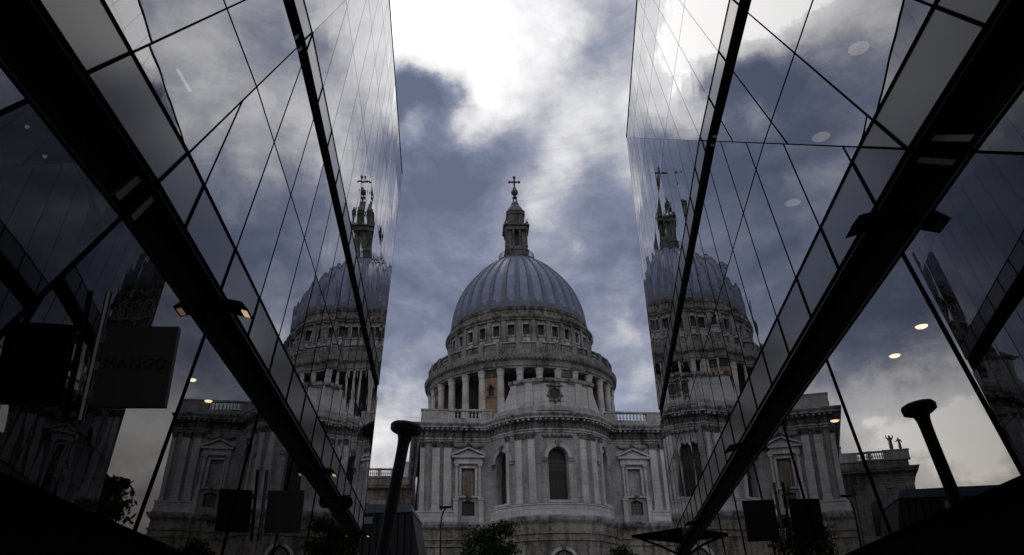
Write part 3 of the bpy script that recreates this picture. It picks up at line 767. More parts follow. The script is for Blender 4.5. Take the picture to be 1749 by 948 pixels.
# flat bays: blind window with pediment above a small segment-headed window
def fmap(s_, off, z): return W(s_, off, z)
for sgn, mt_panel in ((-1, 'brown'), (1, 'wall')):
    c = sgn * 10.25
    a0, a1 = sorted((sgn * 16.05, AS + sgn * 8.16))
    b = MB(); opening_wall(b, fmap, a0, a1, 16.2, 25.7, [(c, .76, 16.98, 18.45, .22), (c, .80, 19.3, 22.55, .06)], .42, 6); b.build('bay_wall', M['wall'], cath)
    window_fill(fmap, c, .76, 16.98, 18.45, .22, .42, 4, 5, cath, M['winglass'])
    pb = MB(); pb.box(W(c, -.50, 20.9), E_ * .84, NF * .06, UP * 1.7); fr = pb.build('blind_panel', M[mt_panel], cath)
    nb = MB(); n = 10                                            # faint round-headed niche inside the panel
    q = [(c + .46 * math.cos(math.pi * j / n), 21.75 + .46 * math.sin(math.pi * j / n)) for j in range(n + 1)]
    q2 = [(c + .56 * math.cos(math.pi * j / n), 21.75 + .56 * math.sin(math.pi * j / n)) for j in range(n + 1)]
    for j in range(n): nb.hexa([W(*q[j][:1], -.45, q[j][1]), W(q[j + 1][0], -.45, q[j + 1][1]), W(q2[j + 1][0], -.45, q2[j + 1][1]), W(q2[j][0], -.45, q2[j][1])],
                               [W(q[j][0], -.38, q[j][1]), W(q[j + 1][0], -.38, q[j + 1][1]), W(q2[j + 1][0], -.38, q2[j + 1][1]), W(q2[j][0], -.38, q2[j][1])])
    for s2 in (-1, 1): nb.box(W(c + s2 * .51, -.415, 20.55), E_ * .05, NF * .035, UP * 1.2)
    nb.build('niche_frame', M['wall'], fr)
    ab = MB()                                                    # aedicule: side columns, entablature and pediment
    for s2 in (-1, 1):
        ab.tube([W(c + s2 * 1.4, .16, 19.15), W(c + s2 * 1.4, .16, 22.75)], [.19, .165], 12)
        ab.box(W(c + s2 * 1.4, .14, 19.02), E_ * .26, NF * .26, UP * .13); ab.box(W(c + s2 * 1.4, .14, 22.86), E_ * .25, NF * .25, UP * .11)
        ab.box(W(c + s2 * 1.5, .10, 17.55), E_ * .27, NF * .26, UP * 1.32); ab.box(W(c + s2 * 1.5, .10, 18.78), E_ * .34, NF * .34, UP * .09)
    ab.box(W(c, -.0, 22.62), E_ * 1.0, NF * .10, UP * .10)
    for s2 in (-1, 1): ab.box(W(c + s2 * .95, .04, 20.9), E_ * .12, NF * .07, UP * 1.6)
    ab.box(W(c, .05, 19.12), E_ * 1.1, NF * .24, UP * .10)
    ab.build('aedicule', M['pil'], cath)
    eb = MB(); eb.box(W(c, .16, 23.16), E_ * 1.72, NF * .26, UP * .17); eb.box(W(c, .14, 23.50), E_ * 1.66, NF * .22, UP * .17); eb.box(W(c, .28, 23.80), E_ * 1.98, NF * .42, UP * .12)
    eb.build('entablature', M['pil'], cath)
    tp = MB(); tp.hexa([W(c - 1.75, .1, 23.93), W(c + 1.75, .1, 23.93), W(c, .1, 24.72)], [W(c - 1.75, .22, 23.93), W(c + 1.75, .22, 23.93), W(c, .22, 24.72)]); 
    for s2 in (-1, 1):
        v0, v1 = Vector((c + s2 * 2.02, 23.93)), Vector((c, 24.82)); dd = (v1 - v0).normalized(); nn2 = Vector((-dd.y, dd.x)) * (1 if s2 < 0 else -1) * .14
        q = [v0, v1, v1 + nn2, v0 + nn2]
        tp.hexa([W(p.x, .0, p.y) for p in q], [W(p.x, .68, p.y) for p in q])
    tp.build('pediment', M['pil'], cath)
    kb = MB(); kb.box(W(c, .1, 18.86), E_ * .17, NF * .22, UP * .22); kb.box(W(c, .12, 19.16), E_ * .30, NF * .28, UP * .09); kb.build('keystone', M['carved'], cath)
    gs = MB()                                                    # carved swags between the capitals
    for s2 in (-1, 1):
        pts = [W(c + s2 * (1.05 + .85 * math.cos(math.pi * j / 10)), .16, 25.45 - .42 * math.sin(math.pi * j / 10)) for j in range(11)]
        gs.tube(pts, [.07 + .07 * math.sin(math.pi * j / 10) + .02 * (j % 2) for j in range(11)], 7)
    gs.tube([W(c, .16, 25.1), W(c, .2, 25.5)], [.12, .22], 8); gs.build('swag', M['carved'], cath)
for c in (-27.5, 0, 27.5):
    gs = MB(); hw = 13 if c == 0 else 3.5
    for j in range(int(hw * 2)):
        th = c - hw + j + .5; z = 25.35 - .25 * abs(math.sin(j * .8)); gs.lathe(amap(th, .1, z - .12), [(0, 0), (.11, .03), (.15, .12), (.1, .22), (0, .26)], 6)
    gs.build('swag', M['carved'], cath)

# parapets: solid pier, open balustrade, solid sweep towards the apse
BAL = [(.0, 0), (.085, 0), (.085, .06), (.05, .10), (.075, .22), (.115, .34), (.10, .48), (.05, .70), (.045, .80), (.085, .86), (.085, .92), (0, .92)]
def balustrade(p0, p1, z, n, parent, zh=1.3, w_=W, mt='pil'):
    mb = MB(); c = [(p0[0] + (p1[0] - p0[0]) * (i + .5) / n, p0[1] + (p1[1] - p0[1]) * (i + .5) / n) for i in range(n)]
    for s_, q in c: mb.lathe(w_(s_, q, z + .16), [(r_ * 1.1, zz * (zh - .36) / .92) for r_, zz in BAL], 8)
    rb = MB(); d = (Vector(p1) - Vector(p0)); ln = d.length; d /= ln; nn = Vector((-d.y, d.x)); mid = (Vector(p0) + Vector(p1)) / 2
    pbox(rb, mid.x, mid.y, d, nn, ln / 2, .24, z - .06, z + .16, w_); rb.build('balustrade_plinth', M['trim'], parent); rb = MB(); pbox(rb, mid.x, mid.y, d, nn, ln / 2, .26, z + zh - .22, z + zh, w_)
    r_ = rb.build('balustrade_rail', M['trim'], parent); mb.build('balusters', M[mt], r_, 60)
def parapet(s0, s1, q, z0, z1, w_=W, hd=.34):
    mb = MB(); c = (s0 + s1) / 2; h_ = (s1 - s0) / 2
    pbox(mb, c, q, D0, N0, h_, hd, z0, z1 - .2, w_); pbox(mb, c, q, D0, N0, h_ + .08, hd + .08, z1 - .2, z1, w_); pbox(mb, c, q, D0, N0, h_ + .06, hd + .06, z0 - .02, z0 + .22, w_)
    return mb.build('parapet_pier', M['wall'], cath)
b = MB(); sweep(b, PLAN, [(-.10, 28.0), (-.10, 28.55), (-.9, 28.56)]); b.build('blocking_course', M['wall'], cath)
for sgn in (-1, 1):
    s0, s1 = sorted((sgn * 16.0, sgn * 12.7)); parapet(s0, s1, -.45, 28.5, 29.85)
    balustrade((sgn * 12.62, -.45), (sgn * 8.6, -.45), 28.6, 9, cath)
    s0, s1 = sorted((sgn * 8.55, sgn * 7.3)); parapet(s0, s1, -.45, 28.5, 29.85)

# attic over the apse with its bull's-eye window
def attic_top(th):
    a_ = abs(th)
    if a_ < 40: return 31.9
    if a_ > 58: return 28.9
    t = (a_ - 40) / 18; return 28.9 + 3.0 * (1 - math.sin(math.pi / 2 * t)) 
b = MB(); ths = [-60 + i for i in range(121)]
for t0, t1 in zip(ths[:-1], ths[1:]):
    z0, z1 = attic_top(t0), attic_top(t1)
    b.hexa([amap(t0, -.25, 28.4), amap(t1, -.25, 28.4), amap(t1, -1.3, 28.4), amap(t0, -1.3, 28.4)], [amap(t0, -.25, z0), amap(t1, -.25, z1), amap(t1, -1.3, z1), amap(t0, -1.3, z0)])
att = b.build('attic_wall', M['pil'], cath)
for c, hw, out, z0, z1 in ((0, 11.5, -.12, 28.5, 31.9), (-23, 3.4, -.02, 28.5, 31.9), (23, 3.4, -.02, 28.5, 31.9), (-37.5, 3.0, -.06, 28.5, 31.8), (37.5, 3.0, -.06, 28.5, 31.8)):
    n = max(2, int(hw)); b = MB()
    for i in range(n):
        x0 = c - hw + 2 * hw * i / n; x1 = c - hw + 2 * hw * (i + 1) / n
        if c == 0 and abs((x0 + x1) / 2) < 6.0: continue
        b.hexa([amap(x0, -.3, z0), amap(x1, -.3, z0), amap(x1, out, z0), amap(x0, out, z0)], [amap(x0, -.3, z1), amap(x1, -.3, z1), amap(x1, out, z1), amap(x0, out, z1)])
    b.build('attic_pilaster' if c else 'oculus_panel', M['pil'], cath)
def arc_strip(name, segs, prof, mt, parent):
    mb = MB()
    for a0, a1, extra in segs:
        n = max(2, int(abs(a1 - a0) / 3)); o = len(mb.v); k = len(prof)
        for i in range(n + 1):
            th = a0 + (a1 - a0) * i / n
            for off, z in prof: mb.v.append(amap(th, off + extra, z))
        for i in range(n):
            for j in range(k - 1):
                a = o + i * k + j; mb.f.append((a, a + k, a + k + 1, a + 1)); mb.mi.append(0)
        mb.f.append(tuple(o + j for j in range(k))); mb.mi.append(0); mb.f.append(tuple(o + n * k + j for j in range(k - 1, -1, -1))); mb.mi.append(0)
    return mb.build(name, mt, parent)
arc_strip('attic_cornice', [(-41.5, -19, 0.0), (-18.9, -14, .18), (-13.9, 13.9, .06), (14, 18.9, .18), (19, 41.5, 0.0)],
          [(-1.5, 31.75), (-.2, 31.75), (-.12, 31.85), (.12, 31.95), (.2, 32.2), (.24, 32.3), (-.2, 32.42), (-1.5, 32.42)], M['trim'], cath)
arc_strip('attic_base', [(-60, 60, 0)], [(-1.4, 28.35), (.02, 28.35), (.02, 28.9), (-.2, 29.0), (-1.4, 29.0)], M['wall'], cath)
ov = MB(); n = 20; OR = math.degrees(.66 / AR)
q = [(OR * math.cos(2 * math.pi * j / n), 30.42 + .70 * math.sin(2 * math.pi * j / n)) for j in range(n)]
ov.hexa([amap(x, -.22, z) for x, z in q], [amap(x, -.6, z) for x, z in q]); ow = ov.build('oculus', M['void'], cath)
ring = MB()
for j in range(n):
    t0, t1 = 2 * math.pi * j / n, 2 * math.pi * (j + 1) / n
    def Q(t, k, of): return amap(OR * k * math.cos(t), of, 30.42 + .70 * k * math.sin(t))
    ring.hexa([Q(t0, 1, -.3), Q(t1, 1, -.3), Q(t1, 1.34, -.3), Q(t0, 1.34, -.3)], [Q(t0, 1, -.06), Q(t1, 1, -.06), Q(t1, 1.34, -.06), Q(t0, 1.34, -.06)])
for x, z in ((-6.2, 30.2), (6.2, 30.2), (-4, 29.65), (4, 29.65), (0, 29.35)): ring.lathe(amap(x, -.1, z - .2), [(0, 0), (.14, .05), (.18, .2), (.12, .34), (0, .4)], 7)
ring.box(amap(0, -.1, 31.42), E_ * 1.0, NF * .16, UP * .09); ring.build('oculus_frame', M['carved'], ow)

# body of the church behind the east end: choir roof, crossing block and the wings that carry statues
b = MB(); lo = [W(-15.6, -1, 20), W(15.6, -1, 20), W(15.6, -62, 20), W(-15.6, -62, 20)]; b.hexa(lo, [p + UP * 8.5 for p in lo]); b.build('choir_roof', M['roof'], cath)
DC = Vector((160 * math.sin(R(.43)), 160 * math.cos(R(.43)), 0))
def wing(sgn):
    q0 = -31.5; path = [(sgn * 15.9, q0), (sgn * 26.9, q0), (sgn * 26.9, q0 - 26)]
    if sgn < 0: path = [(s_, q) for s_, q in path[::-1]]
    b_ = MB(); sweep(b_, path, [(.2, 0), (.2, 10), (0, 10.2), (0, 25.7)]); b_.build('wing_wall', M['wing'], cath)
    b_ = MB(); sweep(b_, path, [(x, z - .9) for x, z in ARCHI + FRIEZE[1:] + CORN[1:]]); b_.build('wing_cornice', M['wing'], cath)
    b_ = MB(); sweep(b_, path, [(-.2, 27.0), (-.2, 28.2), (-1, 28.3)]); b_.build('wing_parapet', M['wing'], cath)
    b_ = MB(); lo = [W(sgn * 15.9, q0 - .4, 20), W(sgn * 26.5, q0 - .4, 20), W(sgn * 26.5, q0 - 26, 20), W(sgn * 15.9, q0 - 26, 20)]; b_.hexa(lo, [p + UP * 7.6 for p in lo]); b_.build('wing_roof', M['roof'], cath)
    for s0, s1 in ((19.8, 21.4), (21.9, 23.5)):
        a_, c_ = sorted((sgn * s0, sgn * s1)); balustrade((a_, q0 - .4), (c_, q0 - .4), 28.2, 5, cath, 1.35)
    for s0, s1, zt in ((21.4, 21.9, 29.55), (23.5, 27.0, 29.6), (17.8, 19.8, 29.55), (15.9, 17.8, 30.6)):
        a_, c_ = sorted((sgn * s0, sgn * s1)); parapet(a_, c_, q0 - .4, 28.1, zt)
    for s_ in (17.0, 19.1, 23.6, 26.2):
        pb_ = MB(); pbox(pb_, sgn * s_, q0, D0, N0, .45, .25, 16.5, 24.0); pbox(pb_, sgn * s_, q0, D0, N0, .58, .35, 24.0, 24.75); pb_.build('pilaster', M['wing'], cath)
    wb = MB(); n = 10; c = sgn * 21.3; qq = [(c + .95 * math.cos(math.pi * j / n), 21.5 + .95 * math.sin(math.pi * j / n)) for j in range(n + 1)] + [(c - .95, 17.5), (c + .95, 17.5)]
    wb.hexa([W(x, q0 + .03, z) for x, z in qq], [W(x, q0 - .4, z) for x, z in qq]); wb.build('window', M['winglass'], cath)
wing(-1); wing(1)

# ---- drum, colonnade, dome and lantern
def dl(mb, prof, n=96, mi=0): mb.lathe(DC, prof, n, mi)
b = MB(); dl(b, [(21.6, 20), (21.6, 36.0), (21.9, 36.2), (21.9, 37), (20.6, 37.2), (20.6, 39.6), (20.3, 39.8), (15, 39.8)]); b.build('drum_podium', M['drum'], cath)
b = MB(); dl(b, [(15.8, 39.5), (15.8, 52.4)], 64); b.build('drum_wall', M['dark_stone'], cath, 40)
def dpt(th, r_, z): return DC + Vector((r_ * math.sin(R(th)), -r_ * math.cos(R(th)), z))
OFF = -.6
cb = MB(); cb.lathe((0, 0, 0), [(1.0, 39.8), (1.0, 40.15), (.86, 40.2), (.86, 40.45), (.74, 40.6), (.74, 44), (.63, 50.5), (.70, 50.55), (.66, 50.65), (.72, 51.2), (.80, 51.55), (.84, 51.6), (.84, 51.9)], 16)
c0 = None
for k in range(32):
    th = OFF + 11.25 * k
    if abs(((th + 180) % 360) - 180) > 125 and k % 2: pass
    pos = dpt(th, 19.15, 0)
    if c0 is None:
        c0 = cb.build('drum_column', M['column'], cath, 50, loc=(0, 0, 0)); c0.location = pos - PF
    else: copy_part(c0, cath, pos - PF)
for k in range(8):
    th = OFF + 11.25 * (-1.5) + 45 * k
    def nm(x, off, z, th=th): return dpt(th + x, 19.3 + off, z)
    b = MB(); opening_wall(b, nm, -3.9, 3.9, 39.8, 52.0, [(0, 1.75, 46.9, 48.0, .85)], .6, 6)
    for s_ in (-1, 1): b.hexa([nm(s_ * 3.9, 0, 39.8), nm(s_ * 3.9, -3.4, 39.8), nm(s_ * 3.2, -3.4, 39.8), nm(s_ * 3.2, 0, 39.8)], [nm(s_ * 3.9, 0, 52), nm(s_ * 3.9, -3.4, 52), nm(s_ * 3.2, -3.4, 52), nm(s_ * 3.2, 0, 52)])
    ni = b.build('drum_niche', M['niche'], cath)
    b = MB(); b.hexa([nm(x, -.55, z) for x, z in ((-1.8, 46.8), (1.8, 46.8), (1.8, 48.9), (-1.8, 48.9))], [nm(x, -.9, z) for x, z in ((-1.8, 46.8), (1.8, 46.8), (1.8, 48.9), (-1.8, 48.9))]); b.build('niche_recess', M['void'], ni)
    b = MB()
    for j in range(10):
        t0, t1 = math.pi * j / 10, math.pi * (j + 1) / 10
        b.hexa([nm(1.8 * k_ * math.cos(t), 0, 48 + .9 * k_ * math.sin(t)) for k_, t in ((1, t0), (1, t1), (1.35, t1), (1.35, t0))], [nm(1.8 * k_ * math.cos(t), .12, 48 + .9 * k_ * math.sin(t)) for k_, t in ((1, t0), (1, t1), (1.35, t1), (1.35, t0))])
    b.build('niche_arch', M['carved'], ni); b = MB()
    b.hexa([nm(x, 0, z) for x, z in ((-2.9, 46.5), (2.9, 46.5), (2.9, 46.85), (-2.9, 46.85))], [nm(x, .15, z) for x, z in ((-2.9, 46.5), (2.9, 46.5), (2.9, 46.85), (-2.9, 46.85))])
    b.build('niche_sill', M['carved'], ni); b = MB()
    b.hexa([nm(x, 0, z) for x, z in ((-3.6, 50.6), (3.6, 50.6), (3.6, 51.9), (-3.6, 51.9))], [nm(x, .2, z) for x, z in ((-3.6, 50.6), (3.6, 50.6), (3.6, 51.9), (-3.6, 51.9))])
    b.build('niche_panel', M['carved'], ni)
for k in range(32):                                              # windows of the drum wall, deep in the colonnade's shade
    th = OFF + 11.25 * (k + .5)
    if (k + 2) % 4 == 0: continue
    b = MB(); b.hexa([dpt(th + x, 15.9, z) for x, z in ((-2, 42.5), (2, 42.5), (2, 47.5), (-2, 47.5))], [dpt(th + x, 15.5, z) for x, z in ((-2, 42.5), (2, 42.5), (2, 47.5), (-2, 47.5))])
    b.build('drum_window', M['void'], cath)
b = MB(); dl(b, [(15.5, 51.9), (19.4, 51.9), (19.8, 51.95), (19.8, 52.35), (19.95, 52.4), (19.95, 52.8), (19.85, 52.85), (19.85, 53.45), (20.1, 53.6), (20.2, 53.75), (20.5, 53.9), (20.55, 54.3), (20.65, 54.5), (20.65, 54.62), (19.9, 54.9), (18, 54.95)], 128)
for k in range(160): 
    th = 360 / 160 * k; t = R(th); c = dpt(th, 20.15, 53.75); b.box(c, Vector((math.cos(t), math.sin(t), 0)) * .17, Vector((math.sin(t), -math.cos(t), 0)) * .35, UP * .12)
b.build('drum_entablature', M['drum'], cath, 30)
# stone gallery balustrade
b = MB(); dl(b, [(19.2, 54.8), (19.75, 54.8), (19.75, 55.75), (19.5, 55.85), (19.1, 55.85)], 128); b.build('gallery_plinth', M['drum'], cath, 30)
b = MB(); dl(b, [(19.15, 57.05), (19.72, 57.05), (19.8, 57.15), (19.8, 57.35), (19.15, 57.42)], 128); gr = b.build('gallery_rail', M['trim'], cath, 30)
b = MB()
for k in range(32 * 8):
    if k % 8 == 0: continue
    b.lathe(dpt(OFF + 360 / 256 * k, 19.45, 55.8), [(.10, 0), (.07, .15), (.17, .5), (.13, .8), (.07, 1.1), (.12, 1.28)], 6)
b.build('gallery_balusters', M['carved'], gr)
for k in range(32):
    b = MB(); th = OFF + 11.25 * k; t = R(th); b.box(dpt(th, 19.5, 56.15), Vector((math.cos(t), math.sin(t), 0)) * .55, Vector((math.sin(t), -math.cos(t), 0)) * .34, UP * 1.3); b.build('gallery_pier', M['drum'], gr)
# attic storey with its ring of square windows
def am(x, off, z): return dpt(OFF + x, 15.6 + off, z)
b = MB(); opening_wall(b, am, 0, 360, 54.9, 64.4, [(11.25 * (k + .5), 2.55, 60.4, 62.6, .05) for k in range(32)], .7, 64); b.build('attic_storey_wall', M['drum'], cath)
for k in range(32):
    b = MB(); x = 11.25 * k; b.hexa([am(x + s_, of, 57.2) for s_, of in ((-1.6, -.1), (1.6, -.1), (1.6, .28), (-1.6, .28))], [am(x + s_, of, 64.1) for s_, of in ((-1.6, -.1), (1.6, -.1), (1.6, .28), (-1.6, .28))]); b.build('attic_storey_pilaster', M['drum'], cath)
for k in range(32):
    x = 11.25 * (k + .5)
    wb = MB(); wb.hexa([am(x + s_, -.6, z) for s_, z in ((-2.6, 60.35), (2.6, 60.35), (2.6, 62.7), (-2.6, 62.7))], [am(x + s_, -.8, z) for s_, z in ((-2.6, 60.35), (2.6, 60.35), (2.6, 62.7), (-2.6, 62.7))])
    o = wb.build('attic_window', M['void'], cath)
    fb_ = MB()
    for s0, s1, z0, z1 in ((-3.05, -2.55, 60.1, 63.0), (2.55, 3.05, 60.1, 63.0), (-2.55, 2.55, 62.65, 63.0), (-3.2, 3.2, 60.0, 60.38), (-2.2, 2.2, 58.9, 59.8)):
        fb_.hexa([am(x + s0, -.05, z0), am(x + s1, -.05, z0), am(x + s1, .14, z0), am(x + s0, .14, z0)], [am(x + s0, -.05, z1), am(x + s1, -.05, z1), am(x + s1, .14, z1), am(x + s0, .14, z1)])
    fb_.build('window_frame', M['trim'], o)
b = MB(); dl(b, [(15.7, 63.6), (16.0, 63.65), (16.0, 64.0), (16.15, 64.1), (16.3, 64.3), (16.3, 64.7), (15.9, 64.9), (15.4, 65.0), (15.1, 66.2), (15.25, 66.35), (15.3, 66.8), (14.9, 67.1), (14.6, 67.2)], 128); b.build('dome_base_moulding', M['carved'], cath, 30)
# ribbed lead dome
prof = [(14.72, 67.0), (14.70, 68.0), (14.55, 69.2), (14.2, 71.2), (13.55, 73.4), (12.6, 75.6), (11.45, 77.4), (10.1, 79.2), (8.4, 81.1), (6.6, 82.8), (5.2, 83.8), (4.2, 84.4)]
def dome_r(z):
    for (r0, z0), (r1, z1) in zip(prof[:-1], prof[1:]):
        if z <= z1: return r0 + (r1 - r0) * (z - z0) / (z1 - z0)
    return prof[-1][0]
sub = [(-5.62, .40), (-4.1, .42), (-3.7, .16), (-3.3, .0), (-1.6, -.10), (0, -.14), (1.6, -.10), (3.3, .0), (3.7, .16), (4.1, .42)]
zs = [67.0, 67.8, 68.2, 68.35, 68.5, 68.65, 68.8, 68.95, 69.1, 69.25, 69.4, 69.6, 70, 71, 72, 73, 74, 75, 76, 77, 78, 79, 80, 81, 82, 83, 83.8, 84.4]
b = MB(); ncol = 32 * len(sub)
for z in zs:
    for k in range(32):
        for (dx, h_) in sub:
            th = OFF + 11.25 * (k + .5) + dx
            zend = 68.3 + 1.0 * (abs(dx) / 3.7) ** 2.5                 # rounded foot of each flute
            f_ = max(0.0, min(1.0, (z - zend) / .2)); r_ = dome_r(z)
            hh = .42 * (1 - f_) + h_ * f_; r_ += hh * min(1, r_ / 9 + .15)
            b.v.append(dpt(th, r_, z))
for i in range(len(zs) - 1):
    for k in range(ncol):
        a = i * ncol + k; c = i * ncol + (k + 1) % ncol; j = k % len(sub)
        rib = j in (0, 9) or j in (1, 8) or zs[i] < 68.2 + 1.0 * (abs(sub[j][0]) / 3.7) ** 2.5
        b.f.append((a, c, c + ncol, a + ncol)); b.mi.append(1 if rib else 0)
dome = b.build('dome', [M['lead'], M['rib']], cath)
# golden gallery and lantern
b = MB(); dl(b, [(3.9, 83.2), (4.2, 83.6), (4.35, 84.0), (4.45, 84.4), (4.5, 84.8), (4.1, 85.0), (2.4, 85.0)], 40); lan = b.build('lantern', M['lantern'], cath, 30)
b = MB()
for k in range(28): t = R(360 / 28 * k); b.box(dpt(360 / 28 * k, 4.2, 84.05), Vector((math.cos(t), math.sin(t), 0)) * .16, Vector((math.sin(t), -math.cos(t), 0)) * .22, UP * .32)
b.build('gallery_brackets', M['lantern'], lan)
b = MB()
for z in (85.5, 86.0, 86.45): b.tube([dpt(10 * k, 4.1, z) for k in range(37)], .05, 5, 0, False)
for k in range(72): b.tube([dpt(5 * k, 4.1, 85), dpt(5 * k, 4.1, 86.45)], .028 if k % 6 else .06, 5)
b.build('gallery_railing', M['leading'], lan)
LX, LY = Vector((math.cos(R(4)), math.sin(R(4)), 0)), Vector((-math.sin(R(4)), math.cos(R(4)), 0))
def lp(x, y, z): return DC + LX * x + LY * y + UP * z
def lbox(mb, x, y, z0, z1, hx, hy): mb.box(lp(x, y, (z0 + z1) / 2), LX * hx, LY * hy, UP * (z1 - z0) / 2)
def octa(mb, h_, c, z0, z1):
    q = [(-h_, -c), (-c, -h_), (c, -h_), (h_, -c), (h_, c), (c, h_), (-c, h_), (-h_, c)]
    mb.hexa([lp(x, y, z0) for x, y in q], [lp(x, y, z1) for x, y in q])
b = MB(); octa(b, 2.7, 1.9, 85.0, 86.9); octa(b, 2.85, 2.0, 86.9, 87.2); octa(b, 2.55, 1.9, 87.2, 88.0)
b.build('lantern_pedestal', M['lantern'], lan)
b = MB(); lbox(b, 0, 0, 88, 92.3, 1.35, 1.35); b.build('lantern_core', M['void'], lan)
for sx in (-1, 1):
    for sy in (-1, 1):
        b = MB(); lbox(b, sx * 1.62, sy * 1.62, 88, 92.3, .46, .46); b.build('lantern_pier', M['lantern'], lan)
lcb = []
for sx, sy in [(-.78, -2.25), (.78, -2.25), (-.78, 2.25), (.78, 2.25), (-2.25, -.78), (-2.25, .78), (2.25, -.78), (2.25, .78), (-2.3, -2.0), (2.3, -2.0), (-2.3, 2.0), (2.3, 2.0)]:
    b = MB(); c = lp(sx, sy, 0); b.lathe(c, [(.36, 88), (.36, 88.15), (.27, 88.3), (.24, 91.7), (.36, 92.1), (.36, 92.3)], 10); b.build('lantern_column', M['lantern'], lan, 40)
b = MB(); octa(b, 2.75, 2.3, 92.3, 92.9); octa(b, 2.65, 2.2, 92.9, 93.4); octa(b, 3.1, 2.6, 93.4, 93.75); octa(b, 2.5, 1.7, 93.75, 94.2); b.build('lantern_entablature', M['lantern'], lan)
for sx, sy in ((-2.55, -2.1), (2.55, -2.1), (-2.55, 2.1), (2.55, 2.1)):
    b = MB(); b.lathe(lp(sx, sy, 93.7), [(.28, 0), (.28, .25), (.12, .35), (.3, .7), (.3, .9), (.1, 1.1), (.06, 1.6), (0, 1.75)], 8); b.build('urn', M['lantern'], lan, 40)
b = MB(); octa(b, 1.95, 1.35, 94.2, 97.0); octa(b, 2.2, 1.5, 97.0, 97.25); octa(b, 2.05, 1.4, 97.25, 97.8); octa(b, 2.2, 1.5, 97.8, 98.0); b.build('lantern_upper_stage', M['lantern'], lan)
for a_ in range(4):
    v = (LX, LY, -LX, -LY)[a_]; u_ = (LY, LX, LY, LX)[a_]
    b = MB(); q = [DC + UP * 95.9 + v * 1.97 + u_ * .45 * math.cos(2 * math.pi * j / 14) + UP * .45 * math.sin(2 * math.pi * j / 14) for j in range(14)]
    b.hexa(q, [p - v * .3 for p in q]); b.build('lantern_oculus', M['void'], lan)
b = MB(); b.lathe(DC, [(1.95, 98.0), (1.9, 98.6), (1.7, 99.3), (1.3, 99.9), (.95, 100.2), (1.0, 100.3), (1.0, 100.55), (.8, 100.7), (.85, 100.95), (.7, 101.1), (.5, 101.3)], 24); b.build('lantern_cap', M['rib'], lan, 40)
b = MB()
for a_ in range(4):
    t = R(45 + 90 * a_ + 4); v = Vector((math.cos(t), math.sin(t), 0)); b.tube([DC + v * .62 + UP * 101.0, DC + v * .5 + UP * 101.8, DC + v * .42 + UP * 102.6, DC + v * .3 + UP * 103.2], [.17, .15, .15, .13], 7)
b.lathe(DC, [(.6, 102.55), (.6, 102.75), (.3, 102.9), (.22, 103.4)], 12); b.build('ball_support', M['bronze'], lan, 50)
b = MB(); b.lathe(DC, [(.02, 103.3)] + [(.86 * math.sin(R(t)), 104.2 - .88 * math.cos(R(t))) for t in range(15, 180, 15)] + [(.02, 105.1)], 20); b.build('ball', M['bronze'], lan, 60)
b = MB(); 
def cross_arm(p0, p1, w0, w1): b.tube([p0, p0 + (p1 - p0) * .55, p0 + (p1 - p0) * .9, p1], [w0, w0 * .85, w1, w1 * .8], 8)
CX = DC + UP * 107.2
cross_arm(CX - UP * .1, DC + UP * 105.0, .22, .42); cross_arm(CX, DC + UP * 108.75, .24, .42); cross_arm(CX, CX - LX * 1.45, .24, .36); cross_arm(CX, CX + LX * 1.45, .24, .36)
b.lathe(CX, [(0, -.4), (.34, -.2), (.4, 0), (.34, .2), (0, .4)], 10); b.build('cross', M['bronze'], lan)

# ------------------------------------------------------------------ statues on the wing parapets
def statue(pos, h_, arms, label, lean=0.0):
    me = bpy.data.meshes.new('statue'); bm = bmesh.new(); sl = bm.verts.layers.skin.verify()
    V = {}
    def v(n_, x, y, z, r_):
        q = bm.verts.new((x * h_, y * h_, z * h_)); q[sl].radius = (r_ * h_, r_ * h_ * .85); V[n_] = q; return q
    v('pel', 0, 0, .50, .115); v('hem', 0, 0, .26, .125); v('foot', 0, 0, .02, .15); v('chest', lean * .4, 0, .72, .12); v('neck', lean * .6, 0, .84, .05); v('head', lean * .7, -.01, .91, .062); v('crown', lean * .75, 0, .985, .04)
    for s_, (ex, ez, hx, hz) in zip((-1, 1), arms):
        v('sh%d' % s_, s_ * .115 + lean * .4, 0, .775, .06); v('el%d' % s_, s_ * ex, -.03, ez, .045); v('ha%d' % s_, s_ * hx, -.05, hz, .03)
    for a_, c_ in (('pel', 'hem'), ('hem', 'foot'), ('pel', 'chest'), ('chest', 'neck'), ('neck', 'head'), ('head', 'crown')): bm.edges.new((V[a_], V[c_]))
    for s_ in (-1, 1):
        bm.edges.new((V['chest'], V['sh%d' % s_])); bm.edges.new((V['sh%d' % s_], V['el%d' % s_])); bm.edges.new((V['el%d' % s_], V['ha%d' % s_]))
    V['pel'][sl].use_root = True
    bm.to_mesh(me); bm.free(); me.materials.append(M['carved'])
    o = bpy.data.objects.new('statue', me); col.objects.link(o); o.location = pos; o.rotation_euler = (0, 0, PHI); ORG[o.name] = Vector(pos)
    o.modifiers.new('Skin', 'SKIN'); o.modifiers.new('Smooth', 'SUBSURF').levels = 1; o.modifiers['Smooth'].render_levels = 1
    return tag(o, label, 'statue', 'stone statues on the wing parapets')
AS1 = ((.20, .80, .17, .98), (.20, .80, .18, .99)); AS2 = ((.20, .62, .10, .55), (.22, .64, .34, .66))
statue(W(-24.8, -31.9, 29.55), 2.3, AS1, 'stone statue with both arms raised on the wing parapet beside the leaning post')
statue(W(-26.0, -31.9, 29.55), 1.9, AS2, 'stooping stone statue at the parapet corner beside the leaning post', .06)
statue(W(24.8, -31.9, 29.55), 2.2, AS2, 'stone statue standing on the wing parapet across from the leaning post', -.03)
statue(W(26.0, -31.9, 29.55), 1.7, AS1, 'stone statue with lifted arms at the parapet corner across from the leaning post', .05)

